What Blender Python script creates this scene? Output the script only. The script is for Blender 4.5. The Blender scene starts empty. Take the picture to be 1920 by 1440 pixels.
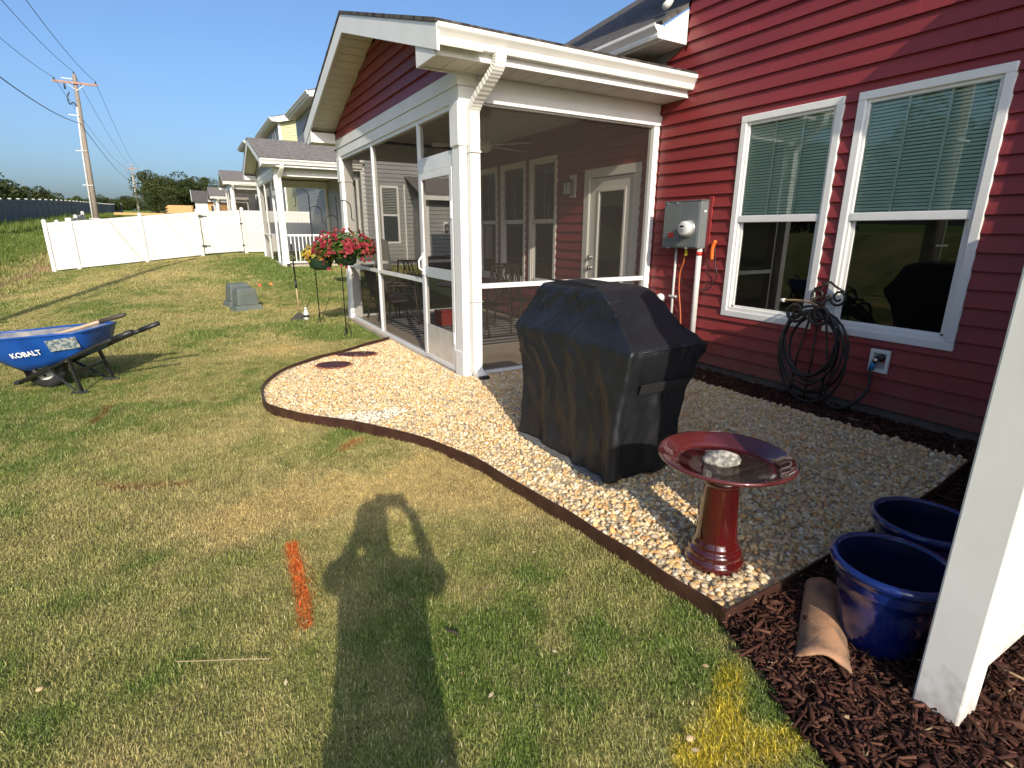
import bpy, bmesh, math, random
import numpy as np
from mathutils import Vector, Matrix
R = math.radians
random.seed(7); rng = np.random.default_rng(7)
scene = bpy.context.scene
C = scene.collection

# ------------------------------------------------------------------ camera, sky, sun, exposure
cam = bpy.data.objects.new('camera', bpy.data.cameras.new('camera')); C.objects.link(cam)
cam.data.lens = 18.916; cam.data.sensor_width = 36; cam.data.clip_start = .02; cam.data.clip_end = 3000
pit, rol, yaw = R(15.856), R(.2386), R(30.198)
_F = Vector((math.sin(yaw)*math.cos(pit), math.cos(yaw)*math.cos(pit), -math.sin(pit)))
_r = Vector((math.cos(yaw), -math.sin(yaw), 0)); _u = _r.cross(_F)
_R = _r*math.cos(rol)+_u*math.sin(rol); _U = -_r*math.sin(rol)+_u*math.cos(rol)
cam.matrix_world = Matrix(((_R.x,_U.x,-_F.x,0),(_R.y,_U.y,-_F.y,0),(_R.z,_U.z,-_F.z,1.5),(0,0,0,1)))
scene.camera = cam
SUN_AZ, SUN_EL = R(15.0), R(26.8)          # azimuth the light travels towards (from +Y to +X), elevation
world = bpy.data.worlds.new('World'); scene.world = world; world.use_nodes = True
wn = world.node_tree; wn.nodes.clear()
sky = wn.nodes.new('ShaderNodeTexSky'); sky.sky_type = 'NISHITA'; sky.sun_disc = False
sky.sun_elevation = SUN_EL; sky.sun_rotation = SUN_AZ+math.pi
sky.air_density = 1.0; sky.dust_density = 3.4; sky.ozone_density = 6; sky.altitude = 0
bg = wn.nodes.new('ShaderNodeBackground'); bg.inputs['Strength'].default_value = .097
wo = wn.nodes.new('ShaderNodeOutputWorld')
wn.links.new(sky.outputs[0], bg.inputs[0]); wn.links.new(bg.outputs[0], wo.inputs[0])
sd = bpy.data.lights.new('sun', 'SUN'); sd.energy = 2.55; sd.angle = R(.53); sd.color = (1, .90, .74)
sun = bpy.data.objects.new('sun', sd); C.objects.link(sun)
_d = Vector((math.sin(SUN_AZ)*math.cos(SUN_EL), math.cos(SUN_AZ)*math.cos(SUN_EL), -math.sin(SUN_EL)))
sun.rotation_euler = _d.to_track_quat('-Z', 'Y').to_euler(); sun.location = (-6, -20, 15)
vs = scene.view_settings; vs.view_transform = 'Standard'; vs.look = 'None'; vs.exposure = 1.0; vs.gamma = 1
scene.cycles.max_bounces = 8; scene.cycles.transparent_max_bounces = 16

# ------------------------------------------------------------------ helpers
def smooth(a, b, x):
    t = np.clip((x-a)/(b-a), 0, 1); return t*t*(3-2*t)
def vnoise(x, y, seed=0):
    x = np.asarray(x, float); y = np.asarray(y, float)
    xi = np.floor(x).astype(np.int64); yi = np.floor(y).astype(np.int64); fx = x-xi; fy = y-yi
    fx = fx*fx*(3-2*fx); fy = fy*fy*(3-2*fy)
    def h(a, b):
        n = (a*374761393+b*668265263+seed*974634777) & 0x7fffffff
        n = ((n ^ (n >> 13))*1274126177) & 0x7fffffff
        return ((n ^ (n >> 16)) & 0xffff)/65535.
    return (h(xi,yi)*(1-fx)+h(xi+1,yi)*fx)*(1-fy)+(h(xi,yi+1)*(1-fx)+h(xi+1,yi+1)*fx)*fy
def fbm(x, y, seed=0, o=3):
    s = 0; a = .5; t = 0
    for i in range(o):
        s = s+a*vnoise(x*2**i, y*2**i, seed+i); t += a; a *= .5
    return s/t
def ground(x, y):
    x = np.asarray(x, float); y = np.asarray(y, float)
    s = smooth(9, 22.5, y)
    z = s*np.clip(.38+.098*x, -.12, .52)
    z = z-.22*np.exp(-((x+4.2)/1.5)**2)*smooth(7, 12, y)*(1-smooth(20, 26, y))
    z = z+.85*smooth(28, 42, y)+.04*np.clip(y-42, 0, 150)
    z = z+(1.5-.95*smooth(26, 44, y))*smooth(5.2, 10.2, -x)*(1-smooth(60, 130, y))
    return z
def gz(x, y): return float(ground(x, y))

class MB:
    def __init__(s): s.v = []; s.f = []
    def quad(s, *p):
        n = len(s.v); s.v += [tuple(q) for q in p]; s.f.append(tuple(range(n, n+len(p)))); return s
    def hexa(s, p):                      # 8 points: bottom 4 ccw, top 4 ccw
        n = len(s.v); s.v += [tuple(q) for q in p]
        for f in ((3,2,1,0),(4,5,6,7),(0,1,5,4),(1,2,6,5),(2,3,7,6),(3,0,4,7)): s.f.append(tuple(n+i for i in f))
        return s
    def box(s, x0, x1, y0, y1, z0, z1):
        return s.hexa([(x0,y0,z0),(x1,y0,z0),(x1,y1,z0),(x0,y1,z0),(x0,y0,z1),(x1,y0,z1),(x1,y1,z1),(x0,y1,z1)])
    def bar(s, a, b, w, h, up=(0,0,1)):  # box beam from a to b
        a = Vector(a); b = Vector(b); d = (b-a).normalized(); u = Vector(up)
        if abs(d.dot(u)) > .98: u = Vector((1,0,0))
        r = d.cross(u).normalized()*w/2; t = r.cross(d).normalized()*h/2
        return s.hexa([a-r-t, a+r-t, b+r-t, b-r-t, a-r+t, a+r+t, b+r+t, b-r+t])
    def prism(s, poly, axis, c0, c1):    # poly of 2-tuples in the plane normal to axis
        n = len(poly); b = len(s.v)
        def P(p, c): return {'x': (c, p[0], p[1]), 'y': (p[0], c, p[1]), 'z': (p[0], p[1], c)}[axis]
        s.v += [P(p, c0) for p in poly]+[P(p, c1) for p in poly]
        s.f.append(tuple(range(b, b+n))[::-1]); s.f.append(tuple(range(b+n, b+2*n)))
        for i in range(n): j = (i+1) % n; s.f.append((b+i, b+j, b+n+j, b+n+i))
        return s
    def tube(s, pts, r, seg=8, cap=True, flat=1.0):
        pts = [Vector(p) for p in pts]; m = len(pts); b = len(s.v)
        rr = r if hasattr(r, '__len__') else [r]*m
        up = None
        for i, p in enumerate(pts):
            d = (pts[min(i+1,m-1)]-pts[max(i-1,0)]).normalized()
            if up is None:
                up = Vector((0,0,1)) if abs(d.z) < .9 else Vector((1,0,0))
            a = d.cross(up).normalized(); up = a.cross(d).normalized()
            for k in range(seg):
                t = 2*math.pi*k/seg; s.v.append(tuple(p+a*(rr[i]*math.cos(t))+up*(rr[i]*flat*math.sin(t))))
        for i in range(m-1):
            for k in range(seg):
                j = (k+1) % seg; s.f.append((b+i*seg+k, b+i*seg+j, b+(i+1)*seg+j, b+(i+1)*seg+k))
        if cap: s.f.append(tuple(b+k for k in range(seg))[::-1]); s.f.append(tuple(b+(m-1)*seg+k for k in range(seg)))
        return s
    def lathe(s, prof, seg=32, c=(0,0,0)):
        b = len(s.v); m = len(prof)
        for r, z in prof:
            for k in range(seg):
                t = 2*math.pi*k/seg; s.v.append((c[0]+r*math.cos(t), c[1]+r*math.sin(t), c[2]+z))
        for i in range(m-1):
            for k in range(seg):
                j = (k+1) % seg; s.f.append((b+i*seg+k, b+i*seg+j, b+(i+1)*seg+j, b+(i+1)*seg+k))
        s.f.append(tuple(b+k for k in range(seg))[::-1]); s.f.append(tuple(b+(m-1)*seg+k for k in range(seg)))
        return s
    def mesh(s, name):
        me = bpy.data.meshes.new(name); me.from_pydata(s.v, [], s.f); me.update(); return me
    def put(s, name, m, parent=None, loc=None, bevel=0, sm=False, world=True):
        me = s.mesh(name)
        o = bpy.data.objects.new(name, me); C.objects.link(o)
        if m is not None: me.materials.append(m)
        if parent is not None:
            o.parent = parent
            if world:                    # vertices given in world coordinates: bring them into the parent's space
                off = parent.location if parent.parent is None else parent.location+parent.parent.location
                me.transform(Matrix.Translation(-off))
        elif loc is not None:
            me.transform(Matrix.Translation(-Vector(loc))); o.location = loc
        if sm:
            me.polygons.foreach_set('use_smooth', [True]*len(me.polygons))
        if bevel:
            b = o.modifiers.new('bevel', 'BEVEL'); b.width = bevel; b.segments = 2; b.limit_method = 'ANGLE'; b.angle_limit = R(35)
        return o
def B(x0,x1,y0,y1,z0,z1): return MB().box(x0,x1,y0,y1,z0,z1)
def tag(o, label, cat, group=None, kind=None):
    if label: o['label'] = label
    if cat: o['category'] = cat
    if group: o['group'] = group
    if kind: o['kind'] = kind
    return o
def thing(name, label, cat, loc=(0,0,0), group=None, rz=0):
    o = bpy.data.objects.new(name, None); C.objects.link(o); o.location = loc; o.rotation_euler = (0,0,rz)
    o.empty_display_size = .1
    return tag(o, label, cat, group)
def structure(o): o['kind'] = 'structure'; return o
def copy_tree(o, parent=None):
    c = o.copy(); C.objects.link(c); c.parent = parent
    for ch in o.children: copy_tree(ch, c)
    return c
def np_mesh(name, v, f, col=None, mat_=None, smooth_=False):
    """v (n,3) float, f (m,k) int, col (n,3)"""
    me = bpy.data.meshes.new(name); n = len(v); m, k = f.shape
    me.vertices.add(n); me.vertices.foreach_set('co', np.ascontiguousarray(v, np.float32).ravel())
    me.loops.add(m*k); me.loops.foreach_set('vertex_index', np.ascontiguousarray(f, np.int32).ravel())
    me.polygons.add(m); me.polygons.foreach_set('loop_start', np.arange(0, m*k, k, dtype=np.int32))
    if smooth_: me.polygons.foreach_set('use_smooth', np.ones(m, bool))
    me.update(calc_edges=True)
    if col is not None:
        a = me.color_attributes.new('Col', 'FLOAT_COLOR', 'POINT')
        a.data.foreach_set('color', np.concatenate([col, np.ones((n,1))], 1).astype(np.float32).ravel())
    if mat_ is not None: me.materials.append(mat_)
    return me
def link(name, me, parent=None):
    o = bpy.data.objects.new(name, me); C.objects.link(o)
    if parent is not None: o.parent = parent
    return o

# ------------------------------------------------------------------ materials
def M(name, col, rough=.6, col2=None, scale=6, bump=0, bscale=60, metal=0, spec=.5, rnd=0, vcol=False,
      trans=0, coat=0, stretch=(1,1,1), detail=4, bdist=.01, lo=.35, hi=.65):
    m = bpy.data.materials.new(name); m.use_nodes = True; t = m.node_tree; N = t.nodes; L = t.links
    p = N['Principled BSDF']; p.inputs['Roughness'].default_value = rough; p.inputs['Metallic'].default_value = metal
    p.inputs['Specular IOR Level'].default_value = spec; p.inputs['Coat Weight'].default_value = coat
    p.inputs['Coat Roughness'].default_value = .05
    c = (*col, 1); p.inputs['Base Color'].default_value = c
    tc = N.new('ShaderNodeTexCoord'); mp = N.new('ShaderNodeMapping'); mp.inputs['Scale'].default_value = stretch
    L.new(tc.outputs['Object'], mp.inputs[0]); out = None
    if vcol:
        a = N.new('ShaderNodeAttribute'); a.attribute_name = 'Col'; out = a.outputs['Color']
    elif col2 is not None:
        n = N.new('ShaderNodeTexNoise'); n.inputs['Scale'].default_value = scale; n.inputs['Detail'].default_value = detail
        L.new(mp.outputs[0], n.inputs['Vector'])
        r = N.new('ShaderNodeMapRange'); r.inputs[1].default_value = lo; r.inputs[2].default_value = hi
        L.new(n.outputs['Fac'], r.inputs[0])
        x = N.new('ShaderNodeMix'); x.data_type = 'RGBA'; x.inputs['A'].default_value = c; x.inputs['B'].default_value = (*col2, 1)
        L.new(r.outputs[0], x.inputs['Factor']); out = x.outputs['Result']
    if rnd:
        oi = N.new('ShaderNodeObjectInfo'); r = N.new('ShaderNodeMapRange')
        r.inputs[3].default_value = 1-rnd; r.inputs[4].default_value = 1+rnd; L.new(oi.outputs['Random'], r.inputs[0])
        h = N.new('ShaderNodeHueSaturation')
        if out is not None: L.new(out, h.inputs['Color'])
        else: h.inputs['Color'].default_value = c
        L.new(r.outputs[0], h.inputs['Value']); out = h.outputs[0]
    if out is not None: L.new(out, p.inputs['Base Color'])
    if bump:
        n = N.new('ShaderNodeTexNoise'); n.inputs['Scale'].default_value = bscale; n.inputs['Detail'].default_value = 5
        L.new(mp.outputs[0], n.inputs['Vector'])
        b = N.new('ShaderNodeBump'); b.inputs['Strength'].default_value = bump; b.inputs['Distance'].default_value = bdist
        L.new(n.outputs['Fac'], b.inputs['Height']); L.new(b.outputs[0], p.inputs['Normal'])
    if trans:
        ts = N.new('ShaderNodeBsdfTranslucent'); mx = N.new('ShaderNodeMixShader'); mx.inputs[0].default_value = trans
        if out is not None: L.new(out, ts.inputs[0])
        else: ts.inputs[0].default_value = c
        L.new(p.outputs[0], mx.inputs[1]); L.new(ts.outputs[0], mx.inputs[2]); L.new(mx.outputs[0], N['Material Output'].inputs[0])
    return m
def dirty(m, z0, z1, col, amt=.8, scale=14):
    """splashed soil on the lowest part of a wall or post: noise patches that thin out above z1"""
    t = m.node_tree; N = t.nodes; L = t.links; p = N['Principled BSDF']; bc = p.inputs['Base Color']
    tc = N.new('ShaderNodeTexCoord'); sx = N.new('ShaderNodeSeparateXYZ'); L.new(tc.outputs['Object'], sx.inputs[0])
    r = N.new('ShaderNodeMapRange'); r.inputs[1].default_value = z1; r.inputs[2].default_value = z0; L.new(sx.outputs['Z'], r.inputs[0])
    n = N.new('ShaderNodeTexNoise'); n.inputs['Scale'].default_value = scale; n.inputs['Detail'].default_value = 8; L.new(tc.outputs['Object'], n.inputs['Vector'])
    a = N.new('ShaderNodeMath'); a.operation = 'MULTIPLY'; L.new(r.outputs[0], a.inputs[0]); a.inputs[1].default_value = .62
    b = N.new('ShaderNodeMath'); b.operation = 'ADD'; L.new(a.outputs[0], b.inputs[0]); L.new(n.outputs['Fac'], b.inputs[1])
    c = N.new('ShaderNodeMapRange'); c.inputs[1].default_value = .78; c.inputs[2].default_value = 1.1; c.inputs[4].default_value = amt; L.new(b.outputs[0], c.inputs[0])
    x = N.new('ShaderNodeMix'); x.data_type = 'RGBA'; x.inputs['B'].default_value = (*col, 1)
    if bc.links: L.new(bc.links[0].from_socket, x.inputs['A'])
    else: x.inputs['A'].default_value = bc.default_value
    L.new(c.outputs[0], x.inputs['Factor']); L.new(x.outputs['Result'], bc); return m
def sheer(name, tcol, dcol, fac, gloss=0, ior=1.5, grough=.0):
    """transparent/diffuse mesh or pane, with an optional Fresnel gloss"""
    m = bpy.data.materials.new(name); m.use_nodes = True; t = m.node_tree; N = t.nodes; L = t.links
    N.remove(N['Principled BSDF'])
    tr = N.new('ShaderNodeBsdfTransparent'); tr.inputs[0].default_value = (*tcol, 1)
    df = N.new('ShaderNodeBsdfDiffuse'); df.inputs[0].default_value = (*dcol, 1)
    mx = N.new('ShaderNodeMixShader'); mx.inputs[0].default_value = fac
    L.new(tr.outputs[0], mx.inputs[1]); L.new(df.outputs[0], mx.inputs[2]); o = mx.outputs[0]
    if gloss:
        g = N.new('ShaderNodeBsdfGlossy'); g.inputs['Roughness'].default_value = grough
        g.inputs['Color'].default_value = (.92,.97,.95,1)
        fr = N.new('ShaderNodeFresnel'); fr.inputs[0].default_value = ior
        mu = N.new('ShaderNodeMath'); mu.operation = 'MULTIPLY_ADD'; mu.inputs[1].default_value = gloss; mu.inputs[2].default_value = .04
        mu.use_clamp = True; L.new(fr.outputs[0], mu.inputs[0])
        m2 = N.new('ShaderNodeMixShader'); L.new(mu.outputs[0], m2.inputs[0]); L.new(o, m2.inputs[1]); L.new(g.outputs[0], m2.inputs[2]); o = m2.outputs[0]
    L.new(o, N['Material Output'].inputs[0]); return m
def shingle(name, c1, c2, c3, sx=1, sy=1):
    """asphalt shingles: tabs in courses from a brick texture, grain and relief on top (object x across, y up the slope)"""
    m = bpy.data.materials.new(name); m.use_nodes = True; t = m.node_tree; N = t.nodes; L = t.links
    p = N['Principled BSDF']; p.inputs['Roughness'].default_value = .92; p.inputs['Specular IOR Level'].default_value = .2
    uv = N.new('ShaderNodeUVMap'); uv.uv_map = 'UVMap'
    b = N.new('ShaderNodeTexBrick'); b.inputs['Scale'].default_value = 1; b.inputs['Brick Width'].default_value = .27
    b.inputs['Row Height'].default_value = .14; b.inputs['Mortar Size'].default_value = .006; b.inputs['Bias'].default_value = 0
    b.inputs['Color1'].default_value = (*c1,1); b.inputs['Color2'].default_value = (*c2,1); b.inputs['Mortar'].default_value = (*[q*.45 for q in c1],1)
    L.new(uv.outputs[0], b.inputs['Vector'])
    n = N.new('ShaderNodeTexNoise'); n.inputs['Scale'].default_value = 9; n.inputs['Detail'].default_value = 6; L.new(uv.outputs[0], n.inputs['Vector'])
    r = N.new('ShaderNodeMapRange'); r.inputs[1].default_value = .42; r.inputs[2].default_value = .7; L.new(n.outputs['Fac'], r.inputs[0])
    x = N.new('ShaderNodeMix'); x.data_type = 'RGBA'; L.new(b.outputs['Color'], x.inputs['A']); x.inputs['B'].default_value = (*c3,1)
    L.new(r.outputs[0], x.inputs['Factor']); L.new(x.outputs['Result'], p.inputs['Base Color'])
    bp = N.new('ShaderNodeBump'); bp.inputs['Strength'].default_value = .8; bp.inputs['Distance'].default_value = .012
    L.new(b.outputs['Fac'], bp.inputs['Height']); bp.invert = True; L.new(bp.outputs[0], p.inputs['Normal'])
    return m

m_post = dirty(M('white_vinyl_post', (.80,.79,.76), .42, (.75,.74,.70), 3, .08, 14), .0, .30, (.34,.26,.19), .5, 22)
m_white = M('white_vinyl', (.80,.79,.76), .42, (.76,.75,.71), 3, .06, 14)
m_trim = M('white_trim', (.79,.785,.765), .5, (.74,.735,.71), 2.2, .08, 30)
m_gutter = M('gutter_enamel', (.78,.765,.72), .35, (.72,.70,.65), 4, .05, 10)
m_soffit = M('soffit_vinyl', (.66,.62,.54), .55, (.60,.56,.48), 4)
m_red = M('red_vinyl_siding', (.25,.034,.034), .44, (.20,.026,.028), 2.5, .10, 26, rnd=.07, stretch=(1,.25,1), bdist=.004)
dirty(m_red, .1, .55, (.16,.09,.06), .45, 9)
m_redtrim = M('red_trim', (.26,.031,.031), .4)
m_gray = M('grey_vinyl_siding', (.30,.305,.30), .5, (.26,.265,.26), 2, rnd=.04)
m_green = M('pale_green_siding', (.50,.49,.27), .5, (.45,.44,.24), 2)
m_core = M('wall_core', (.22,.2,.18), .8)
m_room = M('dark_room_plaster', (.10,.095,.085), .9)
m_roof = shingle('charcoal_shingles', (.075,.068,.064), (.105,.095,.088), (.16,.14,.125))
m_roofg = shingle('grey_shingles', (.15,.135,.125), (.20,.18,.165), (.26,.235,.215))
m_glass = sheer('window_glass_upper', (.88,1.0,.93), (.1,.1,.1), .0, 1.25, 1.5)
m_glassd = sheer('window_glass_screened', (.18,.19,.17), (.008,.008,.0075), .6, .30, 1.45)
m_glassc = sheer('door_glass', (.55,.58,.54), (.02,.02,.02), .1, 1.6, 1.5)
m_screen = sheer('insect_screen', (.92,.90,.87), (.050,.046,.041), .35)
m_blind = M('blind_slat', (.88,.92,.84), .5)
m_alu = M('white_aluminium', (.74,.745,.74), .35, (.68,.685,.68), 5)
m_conc = M('concrete', (.46,.39,.30), .85, (.38,.32,.245), 2.5, .25, 60)
m_black = M('black_metal', (.012,.012,.012), .4, (.02,.02,.02), 8)
m_iron = M('wrought_iron', (.018,.015,.013), .45, (.035,.026,.02), 18, .2, 60)
m_rubber = M('black_rubber', (.016,.016,.017), .45, (.024,.024,.025), 10)
m_plasticgrey = M('grey_plastic', (.10,.12,.105), .55, (.13,.145,.13), 6, .1, 30)
m_orange = M('orange_plastic', (.85,.16,.02), .45)
m_redplast = M('red_plastic', (.55,.03,.02), .4)
m_steel = M('brushed_nickel', (.55,.54,.50), .25, metal=1)
# ------------------------------------------------------------------ outlines of the planting bed
EDGE = [(2.23,7.24),(1.84,6.97),(1.43,6.67),(1.08,6.44),(.74,6.13),(.53,5.76),(.40,5.31),(.39,4.87),(.51,4.56),(.78,4.20),(1.02,3.86),
        (1.27,3.43),(1.40,3.01),(1.465,2.66),(1.50,2.33),(1.54,2.07),(1.565,1.83),(1.585,1.54),(1.61,1.31),(1.625,1.13)]
def catmull(P, n=8):
    P = [P[0]]+list(P)+[P[-1]]; out = []
    for i in range(1, len(P)-2):
        for k in range(n):
            t = k/n; a, b, c, d = (np.array(P[i+j]) for j in (-1,0,1,2))
            out.append(.5*((2*b)+(-a+c)*t+(2*a-5*b+4*c-d)*t*t+(-a+3*b-3*c+d)*t**3))
    out.append(np.array(P[-2])); return [tuple(q) for q in out]
EC = catmull(EDGE, 6)
SIDE = [(1.625,1.13),(2.0,1.135),(2.8,1.17),(3.6,1.23),(4.28,1.32)]
BED = np.array(EC+SIDE[1:]+[(4.28,3.7),(4.30,4.88),(2.25,4.88)])
def inside(px, py, poly):
    c = np.zeros(px.shape, bool); j = len(poly)-1
    for i in range(len(poly)):
        xi, yi = poly[i]; xj, yj = poly[j]
        if yi != yj:
            t = ((yi > py) != (yj > py)) & (px < (xj-xi)*(py-yi)/(yj-yi)+xi); c ^= t
        j = i
    return c
MULCH = np.array([(1.625,1.13),(1.57,.97),(1.52,.83),(1.44,.68),(1.40,.55),(1.36,.2),(1.34,-.5),(1.5,-3.5),(4.79,-3.5),(4.79,4.9),(4.30,4.88),(4.28,3.7),(4.28,1.32),(3.6,1.23),(2.8,1.17),(2.0,1.135)])

# ------------------------------------------------------------------ lawn colours, shared by the soil sheet and the blades
def segd(x, y, a, b):
    ax, ay = a; bx, by = b; dx, dy = bx-ax, by-ay
    t = np.clip(((x-ax)*dx+(y-ay)*dy)/(dx*dx+dy*dy), 0, 1); return np.hypot(x-ax-t*dx, y-ay-t*dy)
DRY = [(1.40,3.0,.35,.60,.8),(1.05,2.95,.45,.40,.6),(1.42,2.25,.30,.45,.40),(.34,2.95,.45,.35,.42),(.02,3.1,.35,.3,.45),(1.0,7.45,.7,.35,.75),(1.75,7.55,.35,.3,.3),
       (-.3,6.2,.8,.5,.15),(.2,2.2,.3,.2,.15),(-.5,1.6,.3,.2,.3),(1.2,1.5,.3,.25,.25),(.5,4.6,.3,.8,.3),(1.6,11,1.0,.6,.35),(.2,13.5,2.0,.8,.3),(1.5,15.0,1.6,.9,.4),(-2.2,19.,2.,1.,.3)]
LUSH = [(1.85,8.3,.55,.8,.85),(1.2,9.4,.7,.6,.35),(-1.1,4.6,.5,.8,.22),(-.2,2.6,.5,.3,.25),(.6,1.5,.5,.7,.08),(-1.6,6.2,.4,1.,.4),(2.2,15.5,1.,3.,.45),(2.0,20,1.2,4.,.5),(.75,3.9,.35,.3,.35)]
PAINT = [((.24,2.58),(.20,1.95),.028,(.80,.165,.028),1.5),
         ((-.69,3.90),(-.55,3.74),.03,(.20,.045,.02),.65),((-.55,3.74),(-.21,3.60),.045,(.22,.05,.022),.8),((-.86,5.22),(-.80,5.7),.035,(.22,.05,.02),.75),
         ((.76,3.70),(.92,3.84),.04,(.50,.14,.04),.7),
         ((1.46,.95),(1.30,.84),.045,(.60,.47,.04),.95),((1.30,.84),(1.08,.79),.06,(.62,.49,.05),1.),((1.08,.79),(1.30,.72),.06,(.62,.49,.05),.9),((1.30,.72),(1.46,.66),.05,(.62,.49,.05),.9),((1.22,.76),(1.02,.70),.05,(.60,.47,.04),.8)]
def lawn_col(x, y):
    d = np.hypot(x-.5, y)
    n = fbm(x*1.1+7, y*1.1, 3, 4); n2 = fbm(x*5., y*5., 11, 3); n3 = fbm(x*.35, y*.22, 23, 3)
    dry = .37+.95*(n-.5)+.75*(n2-.5)+.35*(fbm(x*11, y*11, 91, 2)-.5)+.55*(n3-.5)*smooth(5, 12, y)
    for a, b, sx, sy, w in DRY: dry = dry+w*np.exp(-((x-a)/sx)**2-((y-b)/sy)**2)
    for a, b, sx, sy, w in LUSH: dry = dry-w*np.exp(-((x-a)/sx)**2-((y-b)/sy)**2)
    dry = np.clip(dry, 0, 1)
    bank = smooth(5.6, 7, -x)*smooth(12, 20, y)
    far = smooth(30, 45, y)
    dry = dry*(1-bank*.85)
    g = np.array([.198,.250,.052]); t = np.array([.60,.465,.19]); lush = np.array([.165,.235,.046])
    c = g[None]*(1-dry)[:,None]+t[None]*dry[:,None]
    l = np.clip((.25-dry)/.25, 0, 1)[:,None]; c = c*(1-l)+lush[None]*l
    dirt = (np.exp(-((x+5.15+.25*np.sin(y*.9))/.35)**2)*smooth(14, 18, y)*(1-smooth(30, 34, y))*(fbm(x*2, y*.8, 31) > .42))[:,None]
    c = c*(1-dirt)+np.array([.40,.27,.15])[None]*dirt
    soil = ((1-smooth(5.2, 6.5, -x))*far*np.clip(1.6*fbm(x*.15, y*.12, 41)-.2, 0, 1))[:,None]
    c = c*(1-soil)+np.array([.26,.22,.10])[None]*soil
    return c, dry
def paint_on(x, y, c, r):
    for a, b, w, col, s in PAINT:
        d = segd(x, y, a, b)
        e = w*(1+.5*(fbm(x*14, y*14, 51, 2)-.5))
        k = (np.clip((e*1.35-d)/(e*.75), 0, 1)*s*np.clip(1.5*r+.02, 0, 1)*(.45+.9*np.clip(fbm(x*26, y*26, 81, 2)+.1, 0, 1)))[:,None]; k = np.clip(k, 0, 1)
        c = c*(1-k)+np.array(col)[None]*k
    return c

def grid_lines(segs):
    out = []
    for a, b, s in segs: out += list(np.arange(a, b, s))
    return np.array(out+[segs[-1][1]])
gx = grid_lines([(-700,-100,60),(-100,-30,8),(-30,-8,1.2),(-8,-2,.3),(-2,2.4,.07),(2.4,8,.5),(8,40,4),(40,700,60)])
gy = grid_lines([(-200,-20,20),(-20,-1,1),(-1,.4,.2),(.4,5,.07),(5,10,.14),(10,30,.5),(30,60,1.5),(60,200,8),(200,1200,60)])
X, Y = np.meshgrid(gx, gy); x = X.ravel(); y = Y.ravel()
col, _ = lawn_col(x, y); col = paint_on(x, y, col, np.ones_like(x)*.6)
col = col*(.80+.35*fbm(x*30, y*30, 5, 2))[:,None]
nx, ny = len(gx), len(gy); ii = np.arange(nx*ny).reshape(ny, nx)
f = np.stack([ii[:-1,:-1].ravel(), ii[:-1,1:].ravel(), ii[1:,1:].ravel(), ii[1:,:-1].ravel()], 1)
m_soil = M('lawn_soil', (.2,.18,.08), .95, vcol=True, bump=.8, bscale=45, spec=.1, bdist=.02)
structure(link('lawn', np_mesh('lawn', np.stack([x, y, ground(x, y)-.004], 1), f, col, m_soil, True)))

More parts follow.
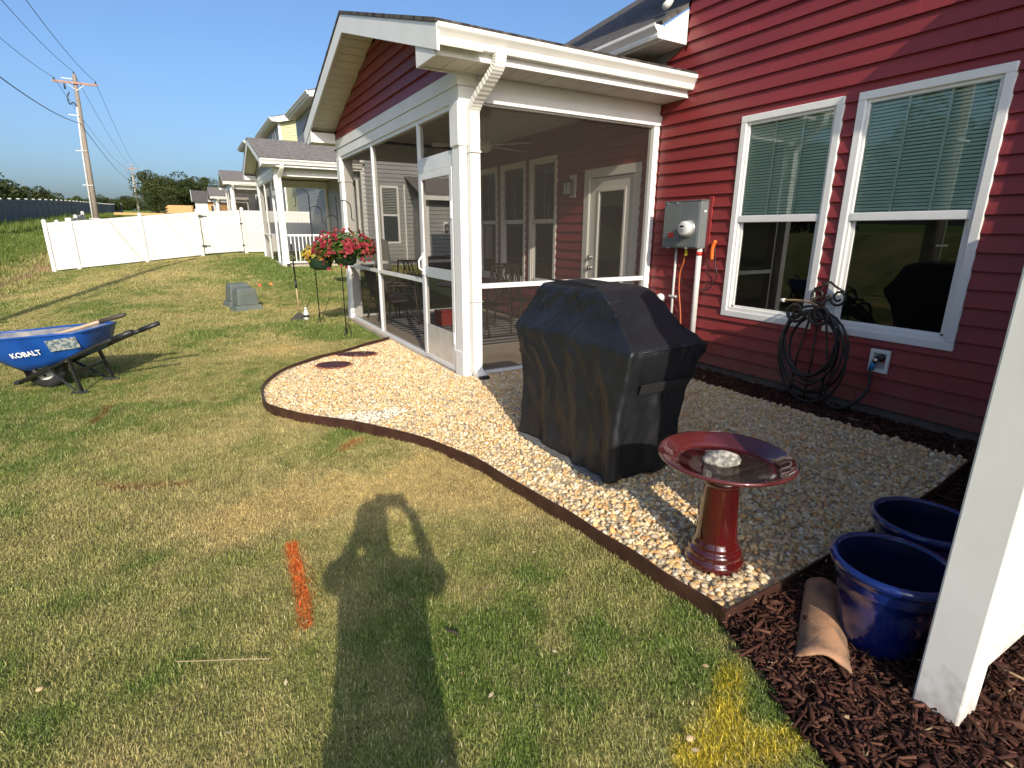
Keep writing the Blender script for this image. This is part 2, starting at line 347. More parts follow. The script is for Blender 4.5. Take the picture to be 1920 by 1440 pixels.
# ------------------------------------------------------------------ grass blades
m_grass = M('grass_blades', (.1,.15,.03), .62, vcol=True, spec=.25, trans=.22)
def blades(n, x0, x1, y0, y1, dens, L, Wd, segs, seed, keep=None, lean=1.0, bandscale=1.0):
    r = np.random.default_rng(seed); x = r.uniform(x0, x1, n); y = r.uniform(y0, y1, n)
    k = ~inside(x, y, BED) & ~inside(x, y, MULCH) & ~((x > 2.22) & (y > 4.6) & (y < 10.2)) & (x < 6) & ~((x > 2.5) & (y > 18.2) & (y < 24))
    if keep is not None: k &= keep(x, y)
    # frustum, with a margin for a step to the side
    px = x*math.cos(yaw)-y*math.sin(yaw); pf = x*math.sin(yaw)+y*math.cos(yaw)
    k &= (np.abs(px) < pf*1.08+1.2) & (pf > .3)
    x = x[k]; y = y[k]; n = len(x)
    c, dry = lawn_col(x, y); u = r.random(n)
    c = paint_on(x, y, c, u)
    isd = (r.random(n) < (.22+.45*dry)*(1-.8*smooth(5.6, 7, -x)))
    pale = np.array([.62,.53,.27]); und = np.abs(c-np.array([.80,.165,.028])).sum(1) > .35
    mix = (isd & und & (c[:,0] < .56))[:,None]*r.uniform(.2, .75, (n,1))
    c = c*(1-mix)+pale[None]*mix
    c = c*r.uniform(.6, 1.35, (n,1))*(.72+.56*fbm(x*21, y*21, 71, 2))[:,None]
    z = ground(x, y)
    l = L*r.uniform(.5, 1.25, n)*(1-.25*dry)*(1+.5*(r.random(n) < .05))*(.7+.6*fbm(x*7, y*7, 95, 2)); a = r.uniform(0, 2*math.pi, n); b = a+r.normal(0, .5, n)+math.pi/2
    ln = np.clip(np.clip(r.normal(.75, .35, n), .05, 1.5)*lean, .05, 1.5)
    w = Wd*r.uniform(.6, 1.3, n)/2
    wx, wy = np.cos(a)*w, np.sin(a)*w; dx, dy = np.cos(b), np.sin(b)
    hz = np.cos(ln); hr = np.sin(ln)
    p0 = np.stack([x-wx, y-wy, z-.004], 1); p1 = np.stack([x+wx, y+wy, z-.004], 1)
    if segs == 1:
        t = np.stack([x+dx*l*hr, y+dy*l*hr, z+l*hz], 1)
        v = np.stack([p0, p1, t], 1).reshape(-1, 3); f = np.arange(3*n).reshape(n, 3); cc = np.repeat(c, 3, 0)
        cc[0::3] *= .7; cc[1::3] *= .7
    else:
        mx, my, mz = x+dx*l*.45*hr*.6, y+dy*l*.45*hr*.6, z+l*.5*np.cos(ln*.6)
        p2 = np.stack([mx+wx*.8, my+wy*.8, mz], 1); p3 = np.stack([mx-wx*.8, my-wy*.8, mz], 1)
        t = np.stack([mx+dx*l*.55*np.sin(ln*1.2), my+dy*l*.55*np.sin(ln*1.2), mz+l*.5*np.cos(ln*1.25)], 1)
        v = np.stack([p0, p1, p2, p3, t], 1).reshape(-1, 3); o = np.arange(n)[:,None]*5
        f = np.concatenate([o+np.array([[0,1,2]]), o+np.array([[0,2,3]]), o+np.array([[3,2,4]])], 0)
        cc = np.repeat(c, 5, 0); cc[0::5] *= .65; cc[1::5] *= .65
    return v, f, cc
def merge(parts):
    V = []; F = []; K = []; o = 0
    for v, f, c in parts: V.append(v); F.append(f+o); K.append(c); o += len(v)
    return np.concatenate(V), np.concatenate(F), np.concatenate(K)
far_keep = lambda x, y: x < 2.6
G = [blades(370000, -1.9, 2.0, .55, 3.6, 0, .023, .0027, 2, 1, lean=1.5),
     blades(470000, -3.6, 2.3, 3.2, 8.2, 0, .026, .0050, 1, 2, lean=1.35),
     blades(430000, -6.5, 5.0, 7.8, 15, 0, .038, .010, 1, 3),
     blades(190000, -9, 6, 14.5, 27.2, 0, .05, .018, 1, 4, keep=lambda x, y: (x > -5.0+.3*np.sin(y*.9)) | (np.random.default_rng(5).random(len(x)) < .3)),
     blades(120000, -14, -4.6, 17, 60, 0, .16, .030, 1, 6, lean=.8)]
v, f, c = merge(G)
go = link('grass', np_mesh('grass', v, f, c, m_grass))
tag(go, 'short patchy green and straw coloured lawn grass', 'grass', kind='stuff')
# scraps of dead leaf and straw lying in the grass, a few strayed pebbles by the edging
r_l = np.random.default_rng(77); nl = 420; lx = r_l.uniform(-1.8, 1.6, nl); ly = r_l.uniform(.7, 6.5, nl); kk = ~inside(lx, ly, BED) & ~inside(lx, ly, MULCH); lx = lx[kk]; ly = ly[kk]; nl = len(lx)
aa = r_l.uniform(0, 6.28, nl); sz = r_l.uniform(.004, .014, nl); wz = sz*r_l.uniform(.15, .6, nl); zz = .014+.010*r_l.random(nl)
dA = np.stack([np.cos(aa)*sz, np.sin(aa)*sz, r_l.normal(0, .25, nl)*sz], 1); dB = np.stack([-np.sin(aa)*wz, np.cos(aa)*wz, r_l.normal(0, .3, nl)*wz], 1); cL = np.stack([lx, ly, zz], 1)
vL = np.stack([cL-dA, cL-dB, cL+dA, cL+dB], 1).reshape(-1, 3); kL = np.array([(.62,.52,.33),(.40,.28,.15),(.55,.42,.24),(.25,.16,.09)])[r_l.integers(0, 4, nl)]
tag(link('leaf_litter', np_mesh('leaf_litter', vL, np.arange(4*nl).reshape(nl, 4), np.repeat(kL, 4, 0), m_grass)), 'scraps of dead leaf and straw scattered in the lawn', 'leaf litter', kind='stuff')
# tall weeds in front of the grey fence
v, f, c = blades(30000, -13, -8.6, 36, 110, 0, .55, .06, 1, 8, lean=.55)
v2, f2, c2 = blades(16000, -6, 3, 30, 60, 0, .35, .06, 1, 9, lean=.8)
v, f, c = merge([(v, f, c), (v2, f2, c2)])
tag(link('weeds', np_mesh('weeds', v, f, c*.9, m_grass)), 'tall rough weeds on the bank below the grey fence', 'weeds', kind='stuff')

# ------------------------------------------------------------------ gravel bed
m_under = M('gravel_base', (.60,.47,.30), .9, (.42,.33,.21), 60, .9, 120, bdist=.02)
bed = structure(MB().prism([tuple(p) for p in BED], 'z', -.02, .044).put('gravel_bed', m_under))
m_peb = M('pebbles', (.5,.4,.3), .55, vcol=True, bump=.15, bscale=70, spec=.35)
def ico(sub):
    bm = bmesh.new(); bmesh.ops.create_icosphere(bm, subdivisions=sub, radius=1)
    v = np.array([p.co[:] for p in bm.verts]); f = np.array([[q.index for q in t.verts] for t in bm.faces]); bm.free(); return v, f
IC1, IC2 = ico(1), ico(2)
PAL = np.array([(.70,.57,.37),(.74,.63,.44),(.66,.50,.29),(.68,.45,.20),(.74,.67,.54),(.60,.46,.29),(.52,.44,.34),(.72,.54,.30),(.62,.36,.17),(.76,.71,.61),(.46,.41,.34),(.68,.56,.40)])
def pebble_set(n, seed):
    r = np.random.default_rng(seed); x = r.uniform(.3, 4.4, n); y = r.uniform(1.1, 7.3, n)
    k = inside(x, y, BED); x = x[k]; y = y[k]
    # keep clear of the things that stand on or in the bed
    k = ~((x > 1.96) & (x < 2.52) & (y > 2.30) & (y < 3.15)) & (np.hypot(x-1.895, y-1.405) > .135)
    return x[k], y[k], r
x, y, r = pebble_set(66000, 12)
n = len(x); dist = np.hypot(x, y)
size = r.uniform(.0085, .0165, n)*(1+.30*(r.random(n) < .10))
order = np.argsort(dist); x = x[order]; y = y[order]; dist = dist[order]
lay = r.random(n); z = .038+.012*lay+.018*(fbm(x*3, y*3, 61)-.4)
seg_ = np.minimum.reduce([segd(x, y, EC[i], EC[i+1]) for i in range(len(EC)-1)])
z = z-.006*(seg_ < .05); keep_ = seg_ > .026; x = x[keep_]; y = y[keep_]; z = z[keep_]; dist = dist[keep_]; size = size[order][keep_]; n = len(x)
sc = np.stack([size*r.uniform(.9, 1.35, n), size*r.uniform(.75, 1.05, n), size*r.uniform(.5, .8, n)], 1)
colp = PAL[r.integers(0, len(PAL), n)]*r.uniform(.85, 1.2, (n,1)); colp = np.clip(colp*np.array([.96,.89,.755]), 0, .84)
wt = (np.exp(-((x-.95)/.5)**2-((y-4.15)/.16)**2) > .45); colp[wt] = colp[wt]*.4+np.array([.74,.70,.62])*.6
def pebbles(idx, base, jitter):
    bv, bf = base; m = len(idx); k = len(bv)
    rr = np.random.default_rng(99)
    # random rotation matrices
    q = rr.normal(size=(m,4)); q[:,1] *= .45; q[:,2] *= .45; q /= np.linalg.norm(q, axis=1)[:,None]; w_, a, b, c = q.T
    Rm = np.stack([1-2*(b*b+c*c),2*(a*b-c*w_),2*(a*c+b*w_),2*(a*b+c*w_),1-2*(a*a+c*c),2*(b*c-a*w_),2*(a*c-b*w_),2*(b*c+a*w_),1-2*(a*a+b*b)], 1).reshape(m,3,3)
    P = bv[None]*(1+rr.uniform(-jitter, jitter, (m,k,1)))*sc[idx][:,None,:]
    P = np.einsum('mij,mkj->mki', Rm, P)
    P = P+np.stack([x[idx], y[idx], z[idx]], 1)[:,None,:]
    F = (bf[None]+np.arange(m)[:,None,None]*k).reshape(-1,3)
    return P.reshape(-1,3), F, np.repeat(colp[idx], k, 0)
N1 = 300
near_i = np.arange(N1)
# the 300 nearest pebbles, each an object of its own
bv, bf = IC2
shapes = []
for s in range(10):
    rr = np.random.default_rng(s); vv = bv*(1+.16*rr.uniform(-1, 1, (len(bv),1)))
    shapes.append(np_mesh('pebble', vv, bf, None, None, True))
m_peb1 = [M('pebble_stone', tuple(c), .5, tuple(c*.8), 60, .1, 90, spec=.35, rnd=.12) for c in PAL*np.array([.95,.88,.75])]
for s, me in enumerate(shapes): me.materials.append(m_peb1[0])
for i in near_i:
    o = link('pebble', shapes[i % 10], bed); o.location = (x[i], y[i], z[i]); o.scale = tuple(sc[i])
    o.rotation_euler = (random.uniform(-.35,.35), random.uniform(-.35,.35), random.uniform(0, 6.28))
    o.material_slots[0].link = 'OBJECT'; o.material_slots[0].material = m_peb1[int(r.integers(0, len(PAL)))]
mid = np.where((np.arange(n) >= N1) & (dist < 3.1))[0]; far_ = np.where((np.arange(n) >= N1) & (dist >= 3.1))[0]
pv, pf_, pc = merge([pebbles(mid, IC2 if len(mid) < 7500 else IC1, .14), pebbles(far_, IC1, .10)])
po = link('pebble_layer', np_mesh('pebble_layer', pv, pf_, pc, m_peb, True), bed); po['kind'] = 'stuff'

# brown steel edging round the bed
m_edge = M('brown_edging', (.036,.013,.009), .5, (.062,.027,.017), 9, .15, 40)
def ribbon(pts, z0, z1, t, seed=0):
    b = MB(); rr = random.Random(seed); n = len(pts)
    for i, (px_, py_) in enumerate(pts):
        a = np.array(pts[max(i-1,0)]); c_ = np.array(pts[min(i+1,n-1)]); d = c_-a; d = d/np.linalg.norm(d); nn = np.array([-d[1], d[0]])
        w = .004*math.sin(i*.7); zz = z1+.004*math.sin(i*.45)+rr.uniform(-.001,.001)
        for s_, q in ((-1, z0), (1, z0), (1, zz), (-1, zz)):
            b.v.append((px_+nn[0]*(t/2*s_+w), py_+nn[1]*(t/2*s_+w), q))
        if i:
            o = 4*(i-1)
            for k in range(4): j = (k+1) % 4; b.f.append((o+k, o+4+k, o+4+j, o+j))
    b.f.append((0,1,2,3)); m = 4*(n-1); b.f.append((m+3,m+2,m+1,m)); return b
et = thing('garden_edging', 'dark brown strip edging curving round the pebble bed', 'edging', (1.5,3,0))
ribbon(EC, -.03, .080, .010).put('edging_strip', m_edge, et, bevel=.002)
ribbon([(1.625,1.125)]+[(a, b-.008) for a, b in SIDE[1:]], -.03, .068, .010, 3).put('edging_strip', m_edge, et, bevel=.002)
B(1.615,1.638,1.112,1.136,-.03,.075).put('corner_stake', m_edge, et)

# two dark red flat stones let into the gravel
m_stone1 = M('maroon_slate', (.062,.016,.017), .6, (.085,.024,.024), 14, .2, 40); m_stone2 = M('terracotta_rim', (.42,.17,.075), .75, (.34,.13,.06), 20, .2, 50)
def leaf_stone(name, label, cx, cy, a, b, rz, tip, rim):
    t = thing(name, label, 'stepping stone', (cx,cy,.05), 'maroon stepping stones in the gravel', rz)
    P = []
    for k in range(28):
        th = 2*math.pi*k/28; ca, sa = math.cos(th), math.sin(th)
        rx = a*(1+tip*max(0,-ca)**3); P.append((ca*rx, sa*b*(1-.25*max(0,-ca)**2*tip*2)*(1+.04*math.sin(3*th))))
    MB().prism([(p[0]*1.04+rim[0], p[1]*1.06+rim[1]) for p in P], 'z', -.02, .006).put('rim', m_stone2, t, world=False, bevel=.003)
    MB().prism([(p[0]*.93, p[1]*.9) for p in P], 'z', -.01, .014).put('top', m_stone1, t, world=False, bevel=.005)
leaf_stone('stepping_stone', 'oval dark maroon stone with orange rim, the nearer one in the gravel', 1.22, 6.05, .19, .17, R(-25), .1, (.01,-.012))
leaf_stone('stepping_stone', 'leaf shaped dark maroon stone, the farther one in the gravel', 1.60, 6.46, .22, .15, R(-22), .45, (.02,0))

# ------------------------------------------------------------------ mulch
m_mulch0 = M('mulch_base', (.028,.013,.009), .95, (.016,.008,.006), 30, .9, 70, spec=.15)
mul = structure(MB().prism([tuple(p) for p in MULCH], 'z', -.03, .012).put('mulch_bed', m_mulch0))
m_chip = M('mulch_chips', (.05,.02,.013), .8, vcol=True, spec=.2, bump=.3, bscale=120)
r = np.random.default_rng(21)
xs = np.concatenate([r.uniform(1.3,3.4,22000), r.uniform(4.2,4.78,7000), r.uniform(2.5,4.78,3000)]); ys = np.concatenate([r.uniform(-.35,1.2,22000), r.uniform(1.2,4.9,7000), r.uniform(.55,1.4,3000)])
k = inside(xs, ys, MULCH) | ((xs < 1.62) & (ys < 1.05) & (r.random(len(xs)) < .05) & inside(xs+.05, ys, MULCH))
xs = xs[k]; ys = ys[k]; m = len(xs)
ln = r.uniform(.010,.034,m); big = r.random(m) < .06; ln[big] *= 1.7; wd = ln*r.uniform(.08,.22,m); th = wd*r.uniform(.4,.9,m)
a = r.uniform(0,2*math.pi,m); wd *= 1.0; tl = r.normal(0,.28,m); rl = r.normal(0,.5,m)
U_ = np.stack([np.cos(a)*np.cos(tl), np.sin(a)*np.cos(tl), np.sin(tl)], 1); V_ = np.stack([-np.sin(a)*np.cos(rl), np.cos(a)*np.cos(rl), np.sin(rl)], 1); W_ = np.cross(U_, V_)
cen = np.stack([xs, ys, .016+.014*r.random(m)+np.abs(np.sin(tl))*ln*.4], 1)
sg = np.array([(-1,-1,-1),(1,-.6,-1),(1,.6,-1),(-1,1,-1),(-1,-1,1),(1,-.5,1),(1,.5,1),(-1,.9,1)])
Pv = cen[:,None]+sg[None,:,0:1]*(U_*ln[:,None])[:,None]+sg[None,:,1:2]*(V_*wd[:,None])[:,None]+sg[None,:,2:3]*(W_*th[:,None])[:,None]
qf = np.array([(3,2,1),(3,1,0),(4,5,6),(4,6,7),(0,1,5),(0,5,4),(1,2,6),(1,6,5),(2,3,7),(2,7,6),(3,0,4),(3,4,7)])
Fv = (qf[None]+np.arange(m)[:,None,None]*8).reshape(-1,3)
cc = np.array([(.055,.020,.012),(.075,.029,.018),(.035,.014,.010),(.10,.045,.028),(.045,.017,.012)])[r.integers(0,5,m)]*r.uniform(.7,1.25,(m,1))
straw = r.random(m) < .012; cc[straw] = (.30,.21,.12)
co = link('mulch_chips', np_mesh('mulch_chips', Pv.reshape(-1,3), Fv, np.repeat(cc,8,0), m_chip), mul); co['kind'] = 'stuff'
# ------------------------------------------------------------------ red house
W = 4.8                       # outer face of the back wall
CO = .127                     # exposed height of one siding course
def courses(X, y0f, y1f, z0, z1, holes=(), joints=True, seed=1, co=CO):
    """list of (MB) lap planks facing -x; y0f/y1f give the run at height z"""
    rr = random.Random(seed); out = []; k = 0
    while z0+k*co < z1-.01:
        a = z0+k*co; b = min(a+co, z1); k += 1
        cuts = sorted({a, b, *[h for q in holes for h in (q[2], q[3]) if a+.004 < h < b-.004]})
        for za, zb in zip(cuts, cuts[1:]):
            zm = (za+zb)/2
            lo0, lo1 = y0f(za), y0f(zb); hi0, hi1 = y1f(za), y1f(zb)
            ivs = [(None, None)]
            runs = []; c = ('lo')
            cur = min(lo0, lo1); hs = sorted([q for q in holes if q[2] < zm < q[3]], key=lambda q: q[0])
            pieces = []; start = 'L'
            for q in hs: pieces.append((start, q[0])); start = q[1]
            pieces.append((start, 'H'))
            for s, e in pieces:
                s0, s1 = (lo0, lo1) if s == 'L' else (s, s); e0, e1 = (hi0, hi1) if e == 'H' else (e, e)
                if e0-s0 < .02 and e1-s1 < .02: continue
                xo = lambda z: X-.004-.025*(1-(z-a)/co)
                segs = [(s0, s1, e0, e1, 0)]
                if joints and za == a and min(e0-s0, e1-s1) > 2.2:
                    j = s0+(e0-s0)*rr.uniform(.25, .75); segs = [(s0, s1, j, j, 0), (j-.03, j-.03, e0, e1, .0032)]
                for p0, p1, q0, q1, d in segs:
                    p1 = min(p1, q1)
                    out.append(MB().hexa([(xo(za)-d,p0,za),(X,p0,za),(X,q0,za),(xo(za)-d,q0,za),(xo(zb)-d,p1,zb),(X,p1,zb),(X,q1,zb),(xo(zb)-d,q1,zb)]))
    return out
def rect_minus(X0, X1, y0, y1, z0, z1, holes, m, parent, name='wall'):
    b = MB(); zs = sorted({z0, z1, *[h for q in holes for h in (q[2], q[3])]})
    for za, zb in zip(zs, zs[1:]):
        zm = (za+zb)/2; s = y0
        for q in sorted([q for q in holes if q[2] < zm < q[3]], key=lambda q: q[0]):
            if q[0]-s > .001: b.box(X0, X1, s, q[0], za, zb)
            s = q[1]
        if y1-s > .001: b.box(X0, X1, s, y1, za, zb)
    return b.put(name, m, parent)
def slab(name, P, th, m, parent):
    """roof slab from corner points: eave start, eave end, upper end, upper start; UV in metres"""
    P = [Vector(p) for p in P]; e = (P[1]-P[0]).normalized(); nrm = e.cross(P[3]-P[0]).normalized(); up = nrm.cross(e)
    if nrm.z < 0: nrm = -nrm
    b = MB().hexa([p-nrm*th for p in P]+P); o = b.put(name, m, parent)
    uv = o.data.uv_layers.new(name='UVMap')
    for l in o.data.loops:
        q = Vector(b.v[l.vertex_index])-P[0]; uv.data[l.index].uv = (q.dot(e), q.dot(up))
    return o
def kgutter(axis, c0, c1, back, z, sgn, depth=.12, h=.13):
    """K-style gutter; profile grows from `back` in direction sgn, top at z"""
    d = depth; P = [(0,-h),(.55*d,-h),(.62*d,-h*.82),(.62*d,-h*.62),(.80*d,-h*.42),(.97*d,-h*.26),(d,-h*.2),(d,0),(.93*d,0),(.93*d,-.012),(.02,-.012),(0,-.012)]
    return MB().prism([(back+sgn*p, z+q) for p, q in P], axis, c0, c1)
def window(parent, y0, y1, z0, z1, zm, X=W, blinds=True, muntins=2, name='window', lower=m_glassd):
    """double-hung window facing -x; returns the frame part"""
    t = .062
    fr = MB()
    for a, b, c, d in ((y0,y1,z1-t,z1),(y0,y1,z0,z0+t),(y0,y0+t,z0+t,z1-t),(y1-t,y1,z0+t,z1-t)): fr.box(X-.034,X+.05,a,b,c,d)
    o = fr.put(name, m_white, parent, bevel=.006)
    ins = MB(); u = t+.024
    for a, b, c, d in ((y0+t,y1-t,z1-u,z1-t),(y0+t,y1-t,z0+t,z0+u+.01),(y0+t,y0+u,z0+u,z1-u),(y1-u,y1-t,z0+u,z1-u)): ins.box(X-.014,X+.05,a,b,c,d)
    ins.put('sash_stop', m_white, o, bevel=.003)
    B(X-.022,X+.05,y0+u-.004,y1-u+.004,zm-.032,zm+.032).put('meeting_rail', m_white, o, bevel=.005)
    lf = MB()
    for a, b, c, d in ((y0+u,y1-u,z0+u,z0+u+.03),(y0+u,y0+u+.03,z0+u,zm-.03),(y1-u-.03,y1-u,z0+u,zm-.03)): lf.box(X+.012,X+.05,a,b,c,d)
    lf.put('lower_sash', m_white, o, bevel=.003)
    MB().quad((X+.008,y1-u,zm+.03),(X+.008,y0+u,zm+.03),(X+.008,y0+u,z1-u),(X+.008,y1-u,z1-u)).put('pane', m_glass, o)
    MB().quad((X+.026,y1-u-.03,z0+u+.03),(X+.026,y0+u+.03,z0+u+.03),(X+.026,y0+u+.03,zm-.03),(X+.026,y1-u-.03,zm-.03)).put('pane', lower, o)
    for k in range(muntins):
        yc = y0+u+(y1-y0-2*u)*(k+1)/(muntins+1)
        B(X+.016,X+.024,yc-.009,yc+.009,zm+.03,z1-u).put('muntin', m_white, o)
    if blinds:
        z = z1-u-.02; me = None
        while z > zm+.01:
            if me is None:
                so = MB().hexa([(-.006,y0+u-.002,-.011),(.006,y0+u-.002,.010),(.006,y1-u+.002,.010),(-.006,y1-u+.002,-.011),(-.0075,y0+u-.002,-.0105),(.0045,y0+u-.002,.0105),(.0045,y1-u+.002,.0105),(-.0075,y1-u+.002,-.0105)]).put('blind_slat', m_blind, o, world=False); me = so.data
            else: so = link('blind_slat', me, o)
            off = parent.location
            so.location = Vector((X+.036,0,z))-Vector(off); z -= .026
    return o
OPEN = [(2.83,3.81,.655,2.57),(1.73,2.72,.655,2.57)]
PWIN = [(6.92,7.68,.655,2.57),(7.80,8.62,.655,2.57),(8.74,9.50,.655,2.57)]
PDOOR = (5.16,6.26,.04,2.30)
house = thing('red_house', 'two storey house clad in dark red vinyl siding with white windows', 'house', (W,2.8,0))
for i, b in enumerate(courses(W, lambda z: .92 if z < 3.45 else .94, lambda z: 4.88 if z < 3.38 else 4.6, .10, 6.1, OPEN, True, 3)): b.put('siding_plank', m_red, house)
for i, b in enumerate(courses(W-.2, lambda z: -3.6, lambda z: .92, .10, 3.40, (), True, 5)): b.put('siding_plank', m_red, house)  # added step out of view; its corner shades the wall by the right window
B(W-.198,W+.09,-3.59,.915,.05,3.4).put('added_shading_wall', m_redtrim, house)
for i, b in enumerate(courses(W, lambda z: 4.90, lambda z: 9.9, .10, 3.02, PWIN+[PDOOR], False, 4)): b.put('siding_plank', m_red, house)
rect_minus(W+.002, W+.10, -3.6, 9.9, 0.06, 6.1, [(a+.03,b-.03,c+.03,d-.03) for a, b, c, d in OPEN+PWIN]+[(PDOOR[0]+.05,PDOOR[1]-.05,.06,PDOOR[3]-.05),(4.615,9.901,3.42,6.11),(-3.601,.925,3.42,6.11)], m_core, house, 'wall_core')
B(W-.004,W+.3,.93,9.9,-.1,.095).put('foundation', M('foundation', (.15,.12,.10), .9, (.11,.09,.075), 6, .3, 50), house)
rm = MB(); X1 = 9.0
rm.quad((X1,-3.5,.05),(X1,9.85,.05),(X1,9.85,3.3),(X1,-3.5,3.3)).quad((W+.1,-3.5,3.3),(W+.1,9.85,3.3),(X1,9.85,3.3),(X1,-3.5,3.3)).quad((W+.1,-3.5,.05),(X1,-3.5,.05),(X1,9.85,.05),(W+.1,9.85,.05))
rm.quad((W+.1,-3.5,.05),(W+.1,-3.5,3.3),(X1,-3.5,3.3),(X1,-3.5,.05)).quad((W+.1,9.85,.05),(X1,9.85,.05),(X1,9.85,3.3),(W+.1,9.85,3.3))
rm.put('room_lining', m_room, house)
ex = MB(); ex.box(W+.1,11,4.55,4.6,3.0,6.1).box(W+.1,11,.94,.99,3.0,6.1).box(W+.1,11,9.82,9.9,0,5.0).box(W+.1,11,-3.6,-3.52,0,5.0).box(10.9,11,-3.6,9.9,0,6.1); ex.put('outer_wall', m_red, house)
window(house, *OPEN[0], 1.625); window(house, *OPEN[1], 1.625)
for q in PWIN: window(house, *q, 1.65, blinds=False, muntins=1)
# sloping main roof with its boxed eave, on both sides of the tall part
def eave(y0, y1, endside, EX=4.46, W=W):
    slab('roof', [(EX-.05,y0-.0,3.545),(EX-.05,y1,3.545),(9.5,y1,3.545+.6*(9.5-EX+.05)),(9.5,y0,3.545+.6*(9.5-EX+.05))], .035, m_roof, house)
    B(EX,EX+.02,y0,y1,3.385,3.50).put('fascia', m_trim, house)
    kgutter('y', y0+.02, y1, EX, 3.525, -1).put('gutter', m_gutter, house)
    y = y0
    while y < y1-.01:
        B(EX+.02,W-.004,y+.007,min(y+.21,y1),3.385,3.395).put('soffit_panel', m_soffit, house); y += .21
    ye = y0 if endside < 0 else y1
    MB().prism([(EX+.001,3.38),(W-.004,3.38),(W-.004,3.375+.6*(W-EX)+.14),(EX+.001,3.51)], 'y', ye-.012, ye+.012).put('eave_end', m_trim, house, bevel=.002)
    B(W-.03,W-.003,ye+endside*.012,ye+endside*.022+.01*(endside<0),3.33,3.80).put('trim_channel', m_redtrim, house)
eave(4.615, 9.9, -1); eave(-3.6, .925, 1, 4.26)  # the unseen second eave reaches out further, following the added shading wall
slab('roof', [(4.45,.6,6.08),(4.45,4.95,6.08),(9.0,4.95,8.8),(9.0,.6,8.8)], .04, m_roof, house)
# downspout elbow emptying on the roof
MB().tube([(4.80,4.86,4.25),(4.78,4.86,3.98),(4.74,4.84,3.88),(4.67,4.80,3.80),(4.60,4.76,3.755)], .05, 10, True, .75).put('downspout', m_gutter, house, sm=True)
# porch door
dr = MB(); a, b, c, d = PDOOR
for q in ((a,b,d-.11,d),(a,a+.11,.04,d-.11),(b-.11,b,.04,d-.11)): dr.box(W-.03,W+.06,*q)
door = dr.put('door', m_trim, house, bevel=.005)
lf = MB(); y0, y1, z0, z1 = a+.12, b-.12, .05, d-.12
for q in ((y0,y1,z1-.14,z1),(y0,y1,z0,z0+.26),(y0,y0+.15,z0+.26,z1-.14),(y1-.15,y1,z0+.26,z1-.14)): lf.box(W+.0,W+.045,*q)
lf.put('leaf', m_trim, door, bevel=.003)
gf = MB(); y0 += .15; y1 -= .15; z0 += .26; z1 -= .14
for q in ((y0,y1,z1-.035,z1),(y0,y1,z0,z0+.035),(y0,y0+.035,z0+.035,z1-.035),(y1-.035,y1,z0+.035,z1-.035)): gf.box(W-.012,W+.03,*q)
gf.put('glass_bead', m_trim, door, bevel=.004)
MB().quad((W+.012,y1,z0),(W+.012,y0,z0),(W+.012,y0,z1),(W+.012,y1,z1)).put('pane', m_glassc, door)
B(W+.03,W+.04,y0,y1,z1-.22,z1).put('blind', m_blind, door)
for zz in (1.02, 1.16): MB().lathe([(.028,0),(.03,.008),(.02,.014),(.012,.03),(.026,.045),(.026,.06),(.0,.066)], 16).put('knob', m_steel, door, world=False, sm=True).matrix_local = Matrix.Translation(Vector((W,6.07,zz))-Vector(house.location))@Matrix.Rotation(-math.pi/2, 4, 'Y')

